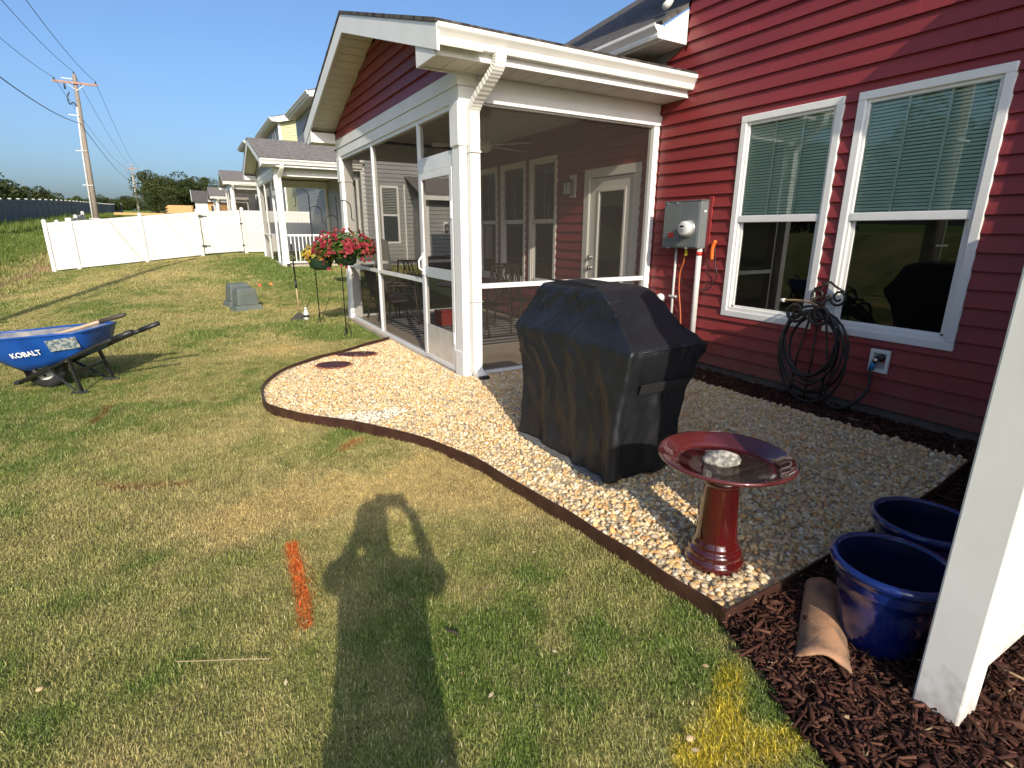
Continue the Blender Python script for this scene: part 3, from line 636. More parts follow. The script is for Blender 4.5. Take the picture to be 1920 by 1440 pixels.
# ------------------------------------------------------------------ screened porches
PX, PY0, PY1 = 2.27, 4.90, 9.66
def porch(T, label, msid, full=True, back=W, group=None, rail=False, mroof=None):
    T = Vector(T); mroof = mroof or m_roof
    root = thing('screened_porch', label, 'porch', Vector((PX,PY0,0))+T, group)
    def put(b, name, m, parent=None, **k):
        for i, v in enumerate(b.v): b.v[i] = (v[0]+T.x, v[1]+T.y, v[2]+T.z)
        return b.put(name, m, parent or root, **k)
    x1 = back; mt = m_trim
    put(B(PX-.03,x1-.006,PY0-.01,PY1+.01,-.5,.04), 'floor_slab', m_conc)
    # beams
    for nm, q in (('beam',(PX+.012,PX+.19,PY0+.008,PY1-.008,2.64,2.765)),('beam',(PX,PX+.19,PY0,PY1,2.768,2.895))): put(B(*q), nm, mt, bevel=.004)
    put(B(PX+.19,x1-.006,PY0+.02,PY0+.18,2.66,2.89), 'beam', mt); put(B(PX+.20,x1-.006,PY0-.004,PY0+.03,2.645,2.745), 'beam_face', mt, bevel=.003)
    put(B(PX+.19,x1-.006,PY1-.18,PY1-.02,2.64,2.89), 'beam', mt)
    put(B(PX+.19,x1-.006,PY0+.18,PY1-.18,2.93,2.95), 'ceiling', m_soffit)
    # posts
    for y0 in (PY0, PY1-.19):
        y1 = y0+.19
        p = put(B(PX+.012,PX+.195,y0+.012,y1-.012,.0,2.64), 'post', mt, bevel=.004)
        put(B(PX,PX+.207,y0,y1,.0,.30), 'post_base', mt, bevel=.006); put(B(PX-.004,PX+.211,y0-.004,y1+.004,2.26,2.638), 'post_cap', mt, bevel=.012)
    put(B(x1-.10,x1-.018,PY0+.01,PY0+.10,.04,2.66), 'wall_post', mt, bevel=.003); put(B(x1-.10,x1-.018,PY1-.10,PY1-.01,.04,2.66), 'wall_post', mt, bevel=.003)
    # screen framing
    xf = PX+.05
    def fr(name, *q): return put(B(*q), name, m_alu, bevel=.003)
    fr('sill', xf-.02,xf+.05,PY0+.19,PY1-.19,.04,.075); fr('head', xf-.02,xf+.05,PY0+.19,PY1-.19,2.60,2.642)
    for y in (6.03, 7.80): fr('mullion', xf-.02,xf+.045,y-.022,y+.022,.075,2.60)
    fr('rail', xf-.016,xf+.04,6.052,7.778,.915,.962); fr('rail', xf-.016,xf+.04,7.822,PY1-.19,.915,.962)
    fr('transom', xf-.024,xf+.05,PY0+.19,6.008,2.11,2.25)
    for q in ((PY0+.19,6.008,2.25,2.60),(6.052,7.778,.962,2.60),(7.822,PY1-.19,.962,2.60),(6.052,7.778,.075,.915),(7.822,PY1-.19,.075,.915)):
        put(MB().quad((xf+.01,q[1],q[2]),(xf+.01,q[0],q[2]),(xf+.01,q[0],q[3]),(xf+.01,q[1],q[3])), 'screen', m_screen)
    if not rail:
        for yy in (PY0+.06, PY1-.06):
            fr('side_sill', PX+.21,x1-.10,yy-.03,yy+.03,.04,.07); fr('side_rail', PX+.21,x1-.10,yy-.025,yy+.02,.935,.985)
            fr('side_stile', PX+.207,PX+.235,yy-.03,yy+.03,.07,2.66); fr('side_head', PX+.235,x1-.10,yy-.03,yy+.03,2.63,2.66)
            for za, zb in ((.07,.935),(.985,2.63)): put(MB().quad((PX+.235,yy,za),(x1-.10,yy,za),(x1-.10,yy,zb),(PX+.235,yy,zb)), 'screen', m_screen)
    else:
        yy = PY0+.06
        put(B(PX+.21,x1-.10,yy-.03,yy+.03,.90,.96), 'handrail', mt); put(B(PX+.21,x1-.10,yy-.02,yy+.02,.10,.14), 'lower_rail', mt)
        xx = PX+.30
        while xx < x1-.15: put(B(xx-.014,xx+.014,yy-.014,yy+.014,.14,.90), 'baluster', mt); xx += .115
    # screen door
    if full:
        ya, yb, za, zb = PY0+.215, 5.985, .055, 2.105; s = .062
        dm = MB()
        for q in ((ya,yb,zb-.075,zb),(ya,yb,za,za+.05),(ya,ya+s,za+.05,zb-.075),(yb-s,yb,za+.05,zb-.075)): dm.box(xf-.034,xf-.008,*q)
        dd = put(dm, 'screen_door', m_alu, bevel=.003)
        put(B(xf-.030,xf-.012,ya+s,yb-s,1.00,1.11), 'push_bar', M('grey_aluminium', (.42,.47,.49), .4), dd)
        put(B(xf-.028,xf-.014,ya+s,yb-s,za+.05,.46), 'kick_plate', M('dusty_aluminium', (.62,.62,.61), .3, (.54,.54,.53), 9, .1, 40, metal=.3), dd)
        for a, b in ((.46,1.00),(1.11,zb-.075)): put(MB().quad((xf-.02,yb-s,a),(xf-.02,ya+s,a),(xf-.02,ya+s,b),(xf-.02,yb-s,b)), 'screen', m_screen, dd)
        h = MB().box(xf-.05,xf-.034,5.93,5.975,1.02,1.26); h.tube([(xf-.045,5.952,1.06),(xf-.085,5.952,1.09),(xf-.088,5.952,1.17),(xf-.05,5.952,1.22)], .011, 8)
        put(h, 'handle', m_white, dd, sm=False); put(B(xf-.05,xf-.034,ya+.0,ya+.02,.35,.47), 'hinge', m_alu, dd); put(B(xf-.05,xf-.034,ya+.0,ya+.02,1.62,1.78), 'hinge', m_alu, dd)
    # gable cladding, roof and eaves
    yr = (PY0+PY1)/2; sl = .31; zr = lambda y: 3.06+sl*(min(y-4.43, (2*yr-4.43)-y))
    for b in courses(PX+.03, lambda z: max(PY0+.02, 4.43+(z-2.90)/sl), lambda z: min(PY1-.02, 2*yr-4.43-(z-2.90)/sl), 2.897, 3.72, (), False, 2): put(b, 'siding_plank', msid)
    put(MB().prism([(PY0+.05,2.89),(PY1-.05,2.89),(yr,3.74)], 'x', PX+.031, PX+.06), 'gable_core', m_core)
    xa = 1.91; ye0, ye1 = 4.43, 2*yr-4.43
    for s0, s1 in ((ye0, yr), (ye1, yr)):
        P = [(s0,2.865),(yr,zr(yr)-.195),(yr,zr(yr)-.004),(s0,3.055)]
        if s0 > yr: P = P[::-1]
        put(MB().prism(P, 'x', xa-.025, xa), 'rake_board', mt, bevel=.003)
        slabv = [(xa-.035,s0,zr(s0)),(back+.1,s0,zr(s0)),(back+.1,yr,zr(yr)),(xa-.035,yr,zr(yr))]
        o = slab('roof', [tuple(Vector(p)+T+Vector((0,0,.03))) for p in slabv], .03, mroof, root)
        # boards lining the underside of the rake overhang
        n = 19; d = (yr-s0)/n
        for k in range(n):
            a0, a1 = s0+d*k, s0+d*(k+1)*1.0-.010*np.sign(d)
            put(MB().hexa([(xa,a0,zr(a0)-.150),(PX+.02,a0,zr(a0)-.150),(PX+.02,a1,zr(a1)-.150),(xa,a1,zr(a1)-.150),(xa,a0,zr(a0)-.142),(PX+.02,a0,zr(a0)-.142),(PX+.02,a1,zr(a1)-.142),(xa,a1,zr(a1)-.142)]), 'soffit_board', m_soffit) if (full or k % 5 == 0) else None
        if not full:
            put(MB().hexa([(xa,s0,zr(s0)-.146),(PX,s0,zr(s0)-.146),(PX,yr,zr(yr)-.146),(xa,yr,zr(yr)-.146),(xa,s0,zr(s0)-.14),(PX,s0,zr(s0)-.14),(PX,yr,zr(yr)-.14),(xa,yr,zr(yr)-.14)]), 'soffit', m_soffit)
    for sgn, yw, yf in ((-1, PY0, 4.53), (1, PY1, 2*yr-4.53)):
        put(B(xa,x1-.003,min(yf,yf-sgn*.02),max(yf,yf-sgn*.02),2.865,3.02), 'fascia', mt, bevel=.002)
        put(kgutter('x', xa-.02, x1+.02 if sgn > 0 else x1+.005, yf, 3.062, sgn), 'gutter', m_gutter)
        lo, hi = sorted((yf-sgn*.02, yw))
        xx = xa
        while xx < x1-.02:
            put(B(xx+.007,min(xx+.2,x1-.003),lo,hi,2.868,2.878), 'soffit_panel', m_soffit); xx += .2
        # boxed return at the foot of the rake
        P = [(yw+ -sgn*.03, 2.852),(yf+sgn*.0, 2.852),(yf, 2.99),(yw-sgn*.03, 2.99+.1)]
        put(MB().prism(P if sgn > 0 else P[::-1], 'x', xa-.012, xa+.006), 'eave_return', mt)
        q = sorted((yw-sgn*.03, yw-sgn*.015)); put(B(xa,PX+.0,q[0],q[1],2.852,3.0), 'eave_return', mt)
    # downspout at the near corner
    dx, dy = PX+.135, PY0-.045
    path = [(dx+.06,4.47,2.96),(dx+.06,4.47,2.90),(dx+.055,4.49,2.84),(dx+.04,4.56,2.78),(dx+.02,4.68,2.70),(dx+.005,4.80,2.62),(dx,dy,2.55),(dx,dy,2.47),(dx,dy,.22)]
    ds = MB()
    prof = [(-.05,-.03),(-.042,-.04),(-.03,-.034),(-.018,-.04),(-.006,-.034),(.006,-.04),(.018,-.034),(.03,-.04),(.042,-.034),(.05,-.03),(.05,.03),(-.05,.03)]
    def sweep(path, ribs=0):
        b = MB(); m = len(prof)
        for i, p in enumerate(path):
            d = (Vector(path[min(i+1,len(path)-1)])-Vector(path[max(i-1,0)])).normalized(); xx_ = Vector((1,0,0)); up = xx_.cross(d)
            sc_ = 1.07 if (i < ribs and i % 2) else 1.0
            for q in prof: b.v.append(tuple(Vector(p)+xx_*q[0]*sc_-up*q[1]*sc_))
            if i:
                for k in range(m): j = (k+1) % m; b.f.append(((i-1)*m+k,(i-1)*m+j,i*m+j,i*m+k))
        b.f.append(tuple(range(m))[::-1]); b.f.append(tuple((len(path)-1)*m+k for k in range(m))); return b
    fine = catmull([np.array(p) for p in path[:-1]], 6)+[path[-1]]
    o = put(sweep([tuple(p) for p in fine], len(fine)-9), 'downspout', m_gutter)
    put(sweep([tuple(p) for p in catmull([np.array(q) for q in [(dx,dy,.22),(dx,dy,.14),(dx,dy-.03,.09),(dx,dy-.10,.06),(dx,dy-.14,.055)]], 4)]), 'downspout_foot', m_gutter)
    put(B(dx-.055,dx+.055,dy-.045,dy+.04,2.20,2.215), 'downspout_band', m_gutter); put(B(dx-.056,dx+.056,dy-.045,dy+.04,.82,.826), 'downspout_band', m_gutter)
    put(B(dx-.05,dx+.05,dy-.185,dy-.135,.03,.085), 'drain_adapter', m_black)
    return root
porch((0,0,0), 'white framed screened porch with red gable siding joined to the red house', m_red)
# ------------------------------------------------------------------ things on the red wall
WX = W-.016
m_box = M('meter_grey', (.155,.17,.172), .5, (.135,.15,.15), 7, .05, 30)
mt_ = thing('electric_meter', 'grey electric meter box with round glass meter on the red wall', 'electric meter', (WX,4.35,1.33))
B(WX-.135,WX,4.10,4.61,1.33,1.815).put('enclosure', m_box, mt_, bevel=.004)
B(WX-.142,WX-.135,4.355,4.60,1.345,1.80).put('cover_panel', m_box, mt_, bevel=.002); B(WX-.142,WX-.135,4.115,4.35,1.345,1.80).put('cover_panel', m_box, mt_, bevel=.002)
B(WX-.02,WX+.002,4.055,4.10,1.29,1.86).put('trim_channel', m_redtrim, mt_)
B(WX-.14,WX-.002,4.09,4.62,1.815,1.823).put('drip_cap', m_box, mt_)
def dial(prof, mat_, name, y, z, x0, parent, seg=28):
    o = MB().lathe(prof, seg).put(name, mat_, parent, world=False, sm=True)
    o.matrix_local = Matrix.Translation(Vector((x0,y,z))-Vector(parent.location))@Matrix.Rotation(-math.pi/2, 4, 'Y'); return o
m_meter = M('meter_white', (.62,.62,.59), .2, coat=.6); m_lcd = M('meter_display', (.02,.02,.02), .2); m_ring = M('meter_ring', (.52,.53,.52), .3, metal=.6)
dial([(.088,0),(.09,.012),(.082,.018)], m_ring, 'meter_ring', 4.235, 1.535, WX-.142, mt_)
dial([(.078,.0),(.078,.05),(.072,.075),(.05,.084),(0,.086)], m_meter, 'meter_face', 4.235, 1.535, WX-.155, mt_)
B(WX-.243,WX-.238,4.215,4.265,1.547,1.565).put('display', m_lcd, mt_)
for k, (dz, w) in enumerate(((.030,.02),(-.008,.028),(-.02,.03),(-.032,.024))): B(WX-.242,WX-.2385,4.24-w,4.24+w,1.535+dz-.002,1.535+dz+.002).put('printed_line', m_box, mt_)
B(WX-.1445,WX-.142,4.44,4.52,1.44,1.49).put('red_label', m_redplast, mt_); B(WX-.1455,WX-.1445,4.45,4.51,1.463,1.467).put('printed_line', M('label_print', (.6,.35,.33), .5), mt_)
B(WX-.08,WX-.05,4.095,4.099,1.70,1.72).put('white_label', m_white, mt_)
for y in (4.55, 4.41): B(WX-.15,WX-.13,y,y+.02,1.795,1.808).put('latch', m_ring, mt_)
for y in (4.50, 4.24): B(WX-.15,WX-.13,y,y+.02,1.322,1.34).put('latch', m_ring, mt_)
m_pvc = M('grey_white_pvc', (.60,.585,.56), .45, (.55,.53,.5), 5)
MB().tube([(WX-.055,4.135,1.33),(WX-.055,4.13,.8),(WX-.055,4.12,.02)], .03, 14).put('conduit', m_pvc, mt_, sm=True)
MB().tube([(WX-.055,4.135,1.255),(WX-.055,4.135,1.295)], .0315, 14).put('red_tape', m_redplast, mt_, sm=True)
MB().tube([(WX-.045,4.47,1.33),(WX-.045,4.47,.80),(WX-.045,4.46,.05)], .0135, 10).put('conduit', m_pvc, mt_, sm=True)
B(WX-.062,WX-.022,4.41,4.52,.775,.80).put('conduit_clamp', m_pvc, mt_, bevel=.004)
B(WX-.10,WX-.085,4.27,4.295,1.25,1.315).put('yellow_tag', M('yellow_tag', (.7,.55,.03), .4), mt_)
def snake(pts, r, name, label, cat, m, n=8, **k):
    P = [tuple(q) for q in catmull([np.array(p) for p in pts], n)]
    o = MB().tube(P, r, 8).put(name, m, None, loc=P[0], sm=True); return tag(o, label, cat, **k)
snake([(WX-.06,4.33,1.27),(WX-.05,4.345,1.18),(WX-.045,4.39,1.05),(WX-.045,4.38,.85),(WX-.045,4.33,.6),(WX-.05,4.30,.35),(WX-.04,4.29,.1)], .009, 'orange_cable', 'thin orange cable hanging below the meter box', 'cable', M('orange_cable', (.45,.10,.03), .5))
snake([(WX-.035,3.95,1.35),(WX-.035,3.93,1.18),(WX-.03,3.90,1.06),(WX-.03,3.97,.93),(WX-.03,4.05,.90),(WX-.03,4.3,.93),(WX-.03,4.42,1.02)], .006, 'black_cable', 'thin black cable drooping across the red siding to the meter', 'cable', m_rubber)
sh = MB(); P = [tuple(q) for q in catmull([np.array(p) for p in ((WX-.035,3.975,1.22),(WX-.04,3.978,1.30),(WX-.04,3.97,1.37),(WX-.04,3.945,1.415))], 5)]
sh.tube(P, [.020]*(len(P)-3)+[.021,.018,.010], 10); tag(sh.put('cable_sleeve', m_orange, None, loc=P[0], sm=True), 'bright orange plastic sleeve on the red siding beside the window', 'cable sleeve')
tag(MB().lathe([(.06,0),(.062,.03),(.05,.055),(.0,.06)], 20).put('vent_cap', m_white, None, sm=True), 'white round vent cap low on the red wall behind the grill', 'vent')
bpy.data.objects['vent_cap'].matrix_world = Matrix.Translation((WX,4.68,.735))@Matrix.Rotation(-math.pi/2, 4, 'Y')

# outlet with hose bib and plug
oy, oz = 2.205, .485
ot = thing('outlet_box', 'white recessed outlet box on the red wall with blue hose timer', 'outlet', (WX,oy,oz))
f_ = MB()
for q in ((oy-.075,oy+.075,oz+.065,oz+.095),(oy-.075,oy+.075,oz-.095,oz-.065),(oy-.075,oy-.048,oz-.065,oz+.065),(oy+.048,oy+.075,oz-.065,oz+.065)): f_.box(WX-.022,WX+.002,*q)
f_.put('frame', m_white, ot, bevel=.004); B(WX-.006,WX,oy-.048,oy+.048,oz-.065,oz+.065).put('recess', M('outlet_back', (.42,.42,.41), .5), ot)
MB().tube([(WX-.004,oy-.012,oz+.03),(WX-.05,oy-.012,oz+.03)], .028, 12).put('spigot', m_rubber, ot, sm=True)
MB().tube([(WX-.05,oy-.005,oz+.02),(WX-.055,oy+.02,oz-.005)], .022, 12).put('coupling', m_steel, ot, sm=True)
MB().tube([(WX-.055,oy+.02,oz-.005),(WX-.06,oy+.028,oz-.07)], .019, 12).put('blue_valve', M('blue_plastic', (.03,.20,.42), .4), ot, sm=True)

# hose stand and hose
hs = thing('hose_stand', 'black wrought iron hose stand with scrolls against the red wall', 'hose stand', (4.66,2.68,0))
def spiral(cx, cy, cz, r0, turns, s, start, n=26):
    return [(cx, cy+s*(r0*(1-.72*k/n))*math.cos(start+turns*2*math.pi*k/n), cz+(r0*(1-.72*k/n))*math.sin(start+turns*2*math.pi*k/n)) for k in range(n+1)]
for y in (2.84, 2.70, 2.56): MB().tube([(4.68,y+.03,.0),(4.68,y+.01,.40),(4.66,2.70+(y-2.70)*.5,.80)], .0085, 8).put('rod', m_iron, hs, sm=True)
MB().tube([(4.66,2.63,.79),(4.66,2.70,.83),(4.66,2.77,.79)], .010, 8).put('bracket', m_iron, hs, sm=True)
for s in (-1, 1):
    MB().tube(spiral(4.50, 2.705+s*.108, .835, .098, 1.45, s, math.pi*.9), .015, 8).put('front_scroll', m_iron, hs, sm=True)
    MB().tube(spiral(4.74, 2.69+s*.09, .965, .078, 1.45, s, math.pi*.9), .0105, 8).put('rear_scroll', m_iron, hs, sm=True)
    MB().tube(spiral(4.50, 2.705+s*.085, .81, .050, 1.2, -s, 0), .010, 8).put('front_scroll', m_iron, hs, sm=True)
    MB().tube([(4.74,2.69+s*.13,1.02),(4.74,2.69+s*.06,1.05),(4.74,2.69,1.09)], .010, 8).put('crest', m_iron, hs, sm=True)
    MB().tube([(4.50,2.705+s*.10,.92),(4.60,2.70+s*.06,.93),(4.70,2.69+s*.05,.96)], .012, 8).put('arm', m_iron, hs, sm=True)
hp = []; rr = random.Random(4); NT = 7
for k in range(NT*24+1):
    a = 2*math.pi*k/24; t = k/24; R1 = .225+.016*t+.035*math.sin(t*2.3); zc = .61-.018*t+.022*math.sin(t*1.7)
    hp.append((4.60-.045*math.sin(t*1.9)-.01*(t%3), 2.69+.02*math.sin(t*2.7)+R1*.92*math.sin(a), zc+(R1+.06*(math.cos(a) < 0))*math.cos(a)*1.05))
tail = [(4.62,2.46,.50),(4.62,2.50,.25),(4.62,2.50,.10),(4.63,2.44,.05),(4.64,2.36,.055),(4.66,2.25,.16),(4.70,2.215,.28),(4.722,2.24,.42)]
tag(MB().tube(hp, .0108, 8).put('garden_hose', m_rubber, None, loc=(4.6,2.7,.5), sm=True), 'coiled black garden hose hanging on the iron stand', 'hose')
MB().tube([tuple(q) for q in catmull([np.array(p) for p in tail], 8)], .012, 8).put('hose_tail', m_rubber, bpy.data.objects['garden_hose'], sm=True)
MB().tube([tuple(q) for q in catmull([np.array(p) for p in ((4.55,2.66,.90),(4.55,2.75,.925),(4.55,2.86,.925),(4.55,2.96,.915))], 5)], .010, 8).put('hose_end', M('tan_hose', (.32,.22,.12), .5), bpy.data.objects['garden_hose'], sm=True)
MB().tube([(4.55,2.96,.915),(4.55,3.0,.912)], .016, 10).put('hose_coupling', m_white, bpy.data.objects['garden_hose'], sm=True)

# ------------------------------------------------------------------ covered grill on a paver pad
m_slab = M('dark_paver', (.15,.15,.145), .85, (.11,.11,.105), 10, .3, 60)
pad = thing('paver_pad', 'dark grey concrete pavers under the covered grill', 'pavers', (2.2,2.7,0))
for i, (ya, yb) in enumerate(((2.26,2.565),(2.57,2.875),(2.88,3.20))): B(1.92,2.6,ya,yb,-.02,.068+.002*i).put('paver', m_slab, pad, bevel=.006)
m_cover = M('black_grill_cover', (.0080,.0088,.0108), .50, (.0115,.0125,.0150), 5, .25, 60, spec=.45, bdist=.004)
def cover_mesh():
    # heights with the half-extents of the draped cover: z, y0, y1, x0, x1, corner radius
    rings = [(.070,2.225,3.24,1.955,2.485,.02),(.15,2.21,3.225,1.965,2.495,.02),(.40,2.20,3.235,1.975,2.50,.02),(.58,2.185,3.27,1.985,2.51,.02),(.70,2.165,3.315,1.985,2.545,.02),(.80,2.145,3.36,1.985,2.585,.02),(.855,2.140,3.372,1.99,2.592,.02),
             (.895,2.175,3.36,2.01,2.575,.02),(.96,2.275,3.325,2.045,2.55,.02),(1.04,2.375,3.29,2.065,2.535,.02),(1.11,2.475,3.25,2.085,2.52,.02),(1.152,2.555,3.21,2.11,2.50,.02),(1.168,2.63,3.15,2.155,2.46,.02)]
    fine = catmull([np.array(q) for q in rings], 12); n = 220; v = []; F = []
    for i, (z, y0, y1, x0, x1, cr) in enumerate(fine):
        hx, hy = (x1-x0)/2, (y1-y0)/2; cx, cy = (x0+x1)/2, (y0+y1)/2; per = 4*(hx+hy-2*cr)+2*math.pi*cr
        low = max(0, 1-z/.84); Z = z
        for k in range(n):
            s = k/n; d = s*per; L1, L2, q = 2*(hy-cr), 2*(hx-cr), math.pi*cr/2
            # walk: front side (-x) from far to near, near end (-y), back (+x), far end (+y)
            segs = [(L1,0),(q,0),(L2,1),(q,1),(L1,2),(q,2),(L2,3),(q,3)]; j = 0
            while j < 7 and d > segs[j][0]: d -= segs[j][0]; j += 1
            side = segs[j][1]
            base = [((-hx, hy-cr),(0,-1)),((-hx+cr,-hy),(1,0)),((hx,-hy+cr),(0,1)),((hx-cr,hy),(-1,0))][side]; nrm = [(-1,0),(0,-1),(1,0),(0,1)][side]
            if j % 2 == 0: px_, py_ = base[0][0]+base[1][0]*d, base[0][1]+base[1][1]*d; nx_, ny_ = nrm
            else:
                a_ = d/cr; c_ = [(-hx+cr,-hy+cr),(hx-cr,-hy+cr),(hx-cr,hy-cr),(-hx+cr,hy-cr)][side]; a0 = [math.pi,1.5*math.pi,0,.5*math.pi][side]
                nx_, ny_ = math.cos(a0+a_), math.sin(a0+a_); px_, py_ = c_[0]+cr*nx_, c_[1]+cr*ny_
            u = s*per                                   # metres round the cover
            fold = (.014*math.sin(u*19+1.3*math.sin(3*Z)+.7)+.009*math.sin(u*37+2+Z*2.2))*low**.8*(.5+float(vnoise(u*2.2, Z*1.3, 44)))
            def ridge(a, b, sd): return float(abs(vnoise(a, b, sd)-.5))
            w1 = ridge(u*5+Z*3.5, Z*4-u*2.2, 8); w2 = ridge(u*12-Z*6, Z*4.5+u*5, 18); w3 = ridge(u*24+Z*10, Z*11-u*9, 28); w4 = ridge(u*42-Z*22, Z*40+u*18, 38)
            patch = .45+1.1*float(vnoise(u*3.1, Z*3.4, 61))
            wr = (.012-.026*w1-(.024*w2+.012*w3+.005*w4)*patch)
            amp = 1.0 if z < 1.1 else .5
            sag = -.012*math.sin(math.pi*min(1, max(0, (z-.88)/.26)))*(1 if side in (0, 2) else 1.6)
            v.append((cx+px_+nx_*(fold+wr*amp+sag), cy+py_+ny_*(fold+wr*amp+sag), z+(.010*math.sin(u*9)+.006*math.sin(u*21) if i == 0 else 0)+.012*float(vnoise(u*3, Z*5, 5)-.5)*(z > .2)))
        if i:
            o = (i-1)*n
            for k in range(n): j2 = (k+1) % n; F.append((o+k, o+j2, o+n+j2, o+n+k))
    m_ = len(fine); z, y0, y1, x0, x1, cr = fine[-1]; cx, cy = (x0+x1)/2, (y0+y1)/2; o = (m_-1)*n
    for t_, dz in ((.66,.004),(.33,-.006)):              # close the top with a slight sag
        o2 = len(v)
        for k in range(n): p = v[(m_-1)*n+k]; v.append((cx+(p[0]-cx)*t_, cy+(p[1]-cy)*t_, p[2]+dz+.006*float(vnoise(p[0]*14*t_, p[1]*14, 9)-.5)))
        for k in range(n): F.append((o+k, o+(k+1) % n, o2+(k+1) % n, o2+k))
        o = o2
    c0 = len(v); v.append((cx, cy, 1.158))
    for k in range(n): F.append((o+k, o+(k+1) % n, c0))
    b = MB(); b.v = v; b.f = F; return b
gt = thing('covered_grill', 'barbecue grill under a wrinkled black fabric cover', 'grill', (2.28,2.7,.07))
cv = cover_mesh().put('cover', m_cover, gt, sm=True)
# stitched seams, strap, vent flap
def surf_pts(pts): return [tuple(p) for p in pts]
MB().tube([(2.150,2.61,1.153),(2.115,2.45,1.06),(2.075,2.31,.965),(2.04,2.20,.895),(2.012,2.158,.85)], .006, 6).put('seam', m_cover, gt, sm=True)
MB().tube([(2.04,2.140,.858),(2.2,2.136,.860),(2.42,2.136,.860),(2.55,2.140,.858)], .005, 6).put('seam', m_cover, gt, sm=True)
MB().tube([(2.14,3.14,1.178),(2.135,2.9,1.182),(2.14,2.66,1.178)], .007, 6).put('seam', m_cover, gt, sm=True)
MB().hexa([(2.1,2.170,.60),(2.48,2.170,.60),(2.48,2.178,.60),(2.1,2.178,.60),(2.1,2.150,.665),(2.48,2.150,.665),(2.48,2.158,.665),(2.1,2.158,.665)]).put('strap', M('black_webbing', (.016,.016,.016), .6), gt, bevel=.003)
for yy in (2.29, 3.10): MB().tube([(1.99,yy,.115),(2.03,yy,.115)], .042, 16).put('wheel', m_rubber, gt, sm=True)
MB().box(2.02,2.5,2.26,3.12,.10,.13).put('base_frame', m_black, gt)

# ------------------------------------------------------------------ bird bath
def glaze(name, c1, c2, c3):
    m = M(name, c1, .10, c2, 7, .12, 5, spec=.6, coat=.8, stretch=(1,1,.3), bdist=.01)
    return m
m_glaze = glaze('oxblood_glaze', (.036,.006,.006), (.085,.006,.0055), None)
m_glaze2 = glaze('dark_oxblood_glaze', (.062,.011,.011), (.10,.019,.018), None)
bx, by = 1.895, 1.405
bb = thing('bird_bath', 'glazed oxblood red ceramic bird bath on the gravel corner', 'bird bath', (bx,by,.04))
MB().lathe([(.118,0),(.128,.008),(.130,.03),(.124,.045),(.112,.052),(.116,.062),(.117,.078),(.108,.088),(.100,.094),(.102,.104),(.100,.115),(.092,.122),(.090,.14),(.084,.22),(.079,.30),(.0745,.385),(.074,.395),(.082,.402),(.085,.412),(.082,.422),(.076,.428),(.079,.438),(.077,.448),(.07,.455)], 48, (bx,by,.04)).put('pedestal', m_glaze, bb, sm=True)
MB().lathe([(.07,.452),(.085,.462),(.13,.470),(.20,.485),(.255,.502),(.278,.512),(.287,.520),(.288,.527),(.283,.532),(.274,.530),(.25,.515),(.225,.501),(.208,.492),(.205,.484),(.198,.478),(.185,.476),(.10,.472),(.001,.471)], 64, (bx,by,.04)).put('bowl', m_glaze2, bb, sm=True)
m_water = sheer('water', (.95,.93,.93), (.1,.1,.1), 0, .75, 1.333)
b_ = MB(); b_.v = [(bx+.2035*math.cos(2*math.pi*k/48), by+.2035*math.sin(2*math.pi*k/48), .04+.4835) for k in range(48)]; b_.f = [tuple(range(48))]
b_.put('water', m_water, bb)
bm = bmesh.new(); bmesh.ops.create_icosphere(bm, subdivisions=4, radius=1)
for v_ in bm.verts:
    p = v_.co.copy(); q = p*1.0
    d = 1+.22*(fbm(p.x*1.7+5, p.y*1.7+p.z, 5, 2)-.5)+.16*(fbm(p.x*4+9, p.y*4+p.z*3, 6, 3)-.5)+.06*(fbm(p.x*14, p.y*14+p.z*9, 7, 2)-.5)
    v_.co = Vector((q.x*.080*d, q.y*.046*d, q.z*.038*d))
me = bpy.data.meshes.new('rock'); bm.to_mesh(me); bm.free()
me.materials.append(M('granite_rock', (.46,.43,.36), .85, (.17,.16,.145), 45, .5, 110, spec=.3, detail=8, lo=.4, hi=.56, bdist=.006)); me.polygons.foreach_set('use_smooth', [True]*len(me.polygons))
rk = link('rock', me); rk.location = (bx+.0,by+.02,.04+.498); rk.rotation_euler = (.1,-.12,R(-50)); tag(rk, 'rough pale grey rock lying in the water of the bird bath', 'rock')

# ------------------------------------------------------------------ clay tile, pots
m_clay = M('clay_tile', (.44,.235,.125), .85, (.20,.125,.08), 11, .6, 40, detail=9, bdist=.005, lo=.42, hi=.66)
ta = Vector((1.735,.79,.012)); tb = Vector((2.15,1.045,.035)); axis = (tb-ta).normalized(); side = axis.cross(Vector((0,0,1))).normalized(); upv = side.cross(axis)
b_ = MB(); NS, NL = 18, 14
for layer in (0, 1):
    for i in range(NL):
        t = i/(NL-1); rad = (.092-.026*t)-(.013 if layer else 0)
        for k in range(NS):
            th = math.pi*k/(NS-1); wob = 1+.02*math.sin(5*th+3*t)+.015*(vnoise(t*9, th*5, 3)-.5)
            p = ta.lerp(tb, t)+side*(rad*math.cos(th)*wob)+upv*(rad*.80*math.sin(th)*wob-.005)+axis*(.004*math.sin(5*th)*(i in (0, NL-1)))
            b_.v.append(tuple(p))
o2 = NS*NL
for i in range(NL-1):
    for k in range(NS-1):
        a = i*NS+k; b_.f.append((a,a+1,a+NS+1,a+NS)); b_.f.append((o2+a,o2+a+NS,o2+a+NS+1,o2+a+1))
for k in range(NS-1):
    b_.f.append((k,o2+k,o2+k+1,k+1)); e = (NL-1)*NS+k; b_.f.append((e,e+1,o2+e+1,o2+e))
for i in range(NL-1):
    a = i*NS; b_.f.append((a,a+NS,o2+a+NS,o2+a)); a += NS-1; b_.f.append((a,o2+a,o2+a+NS,a+NS))
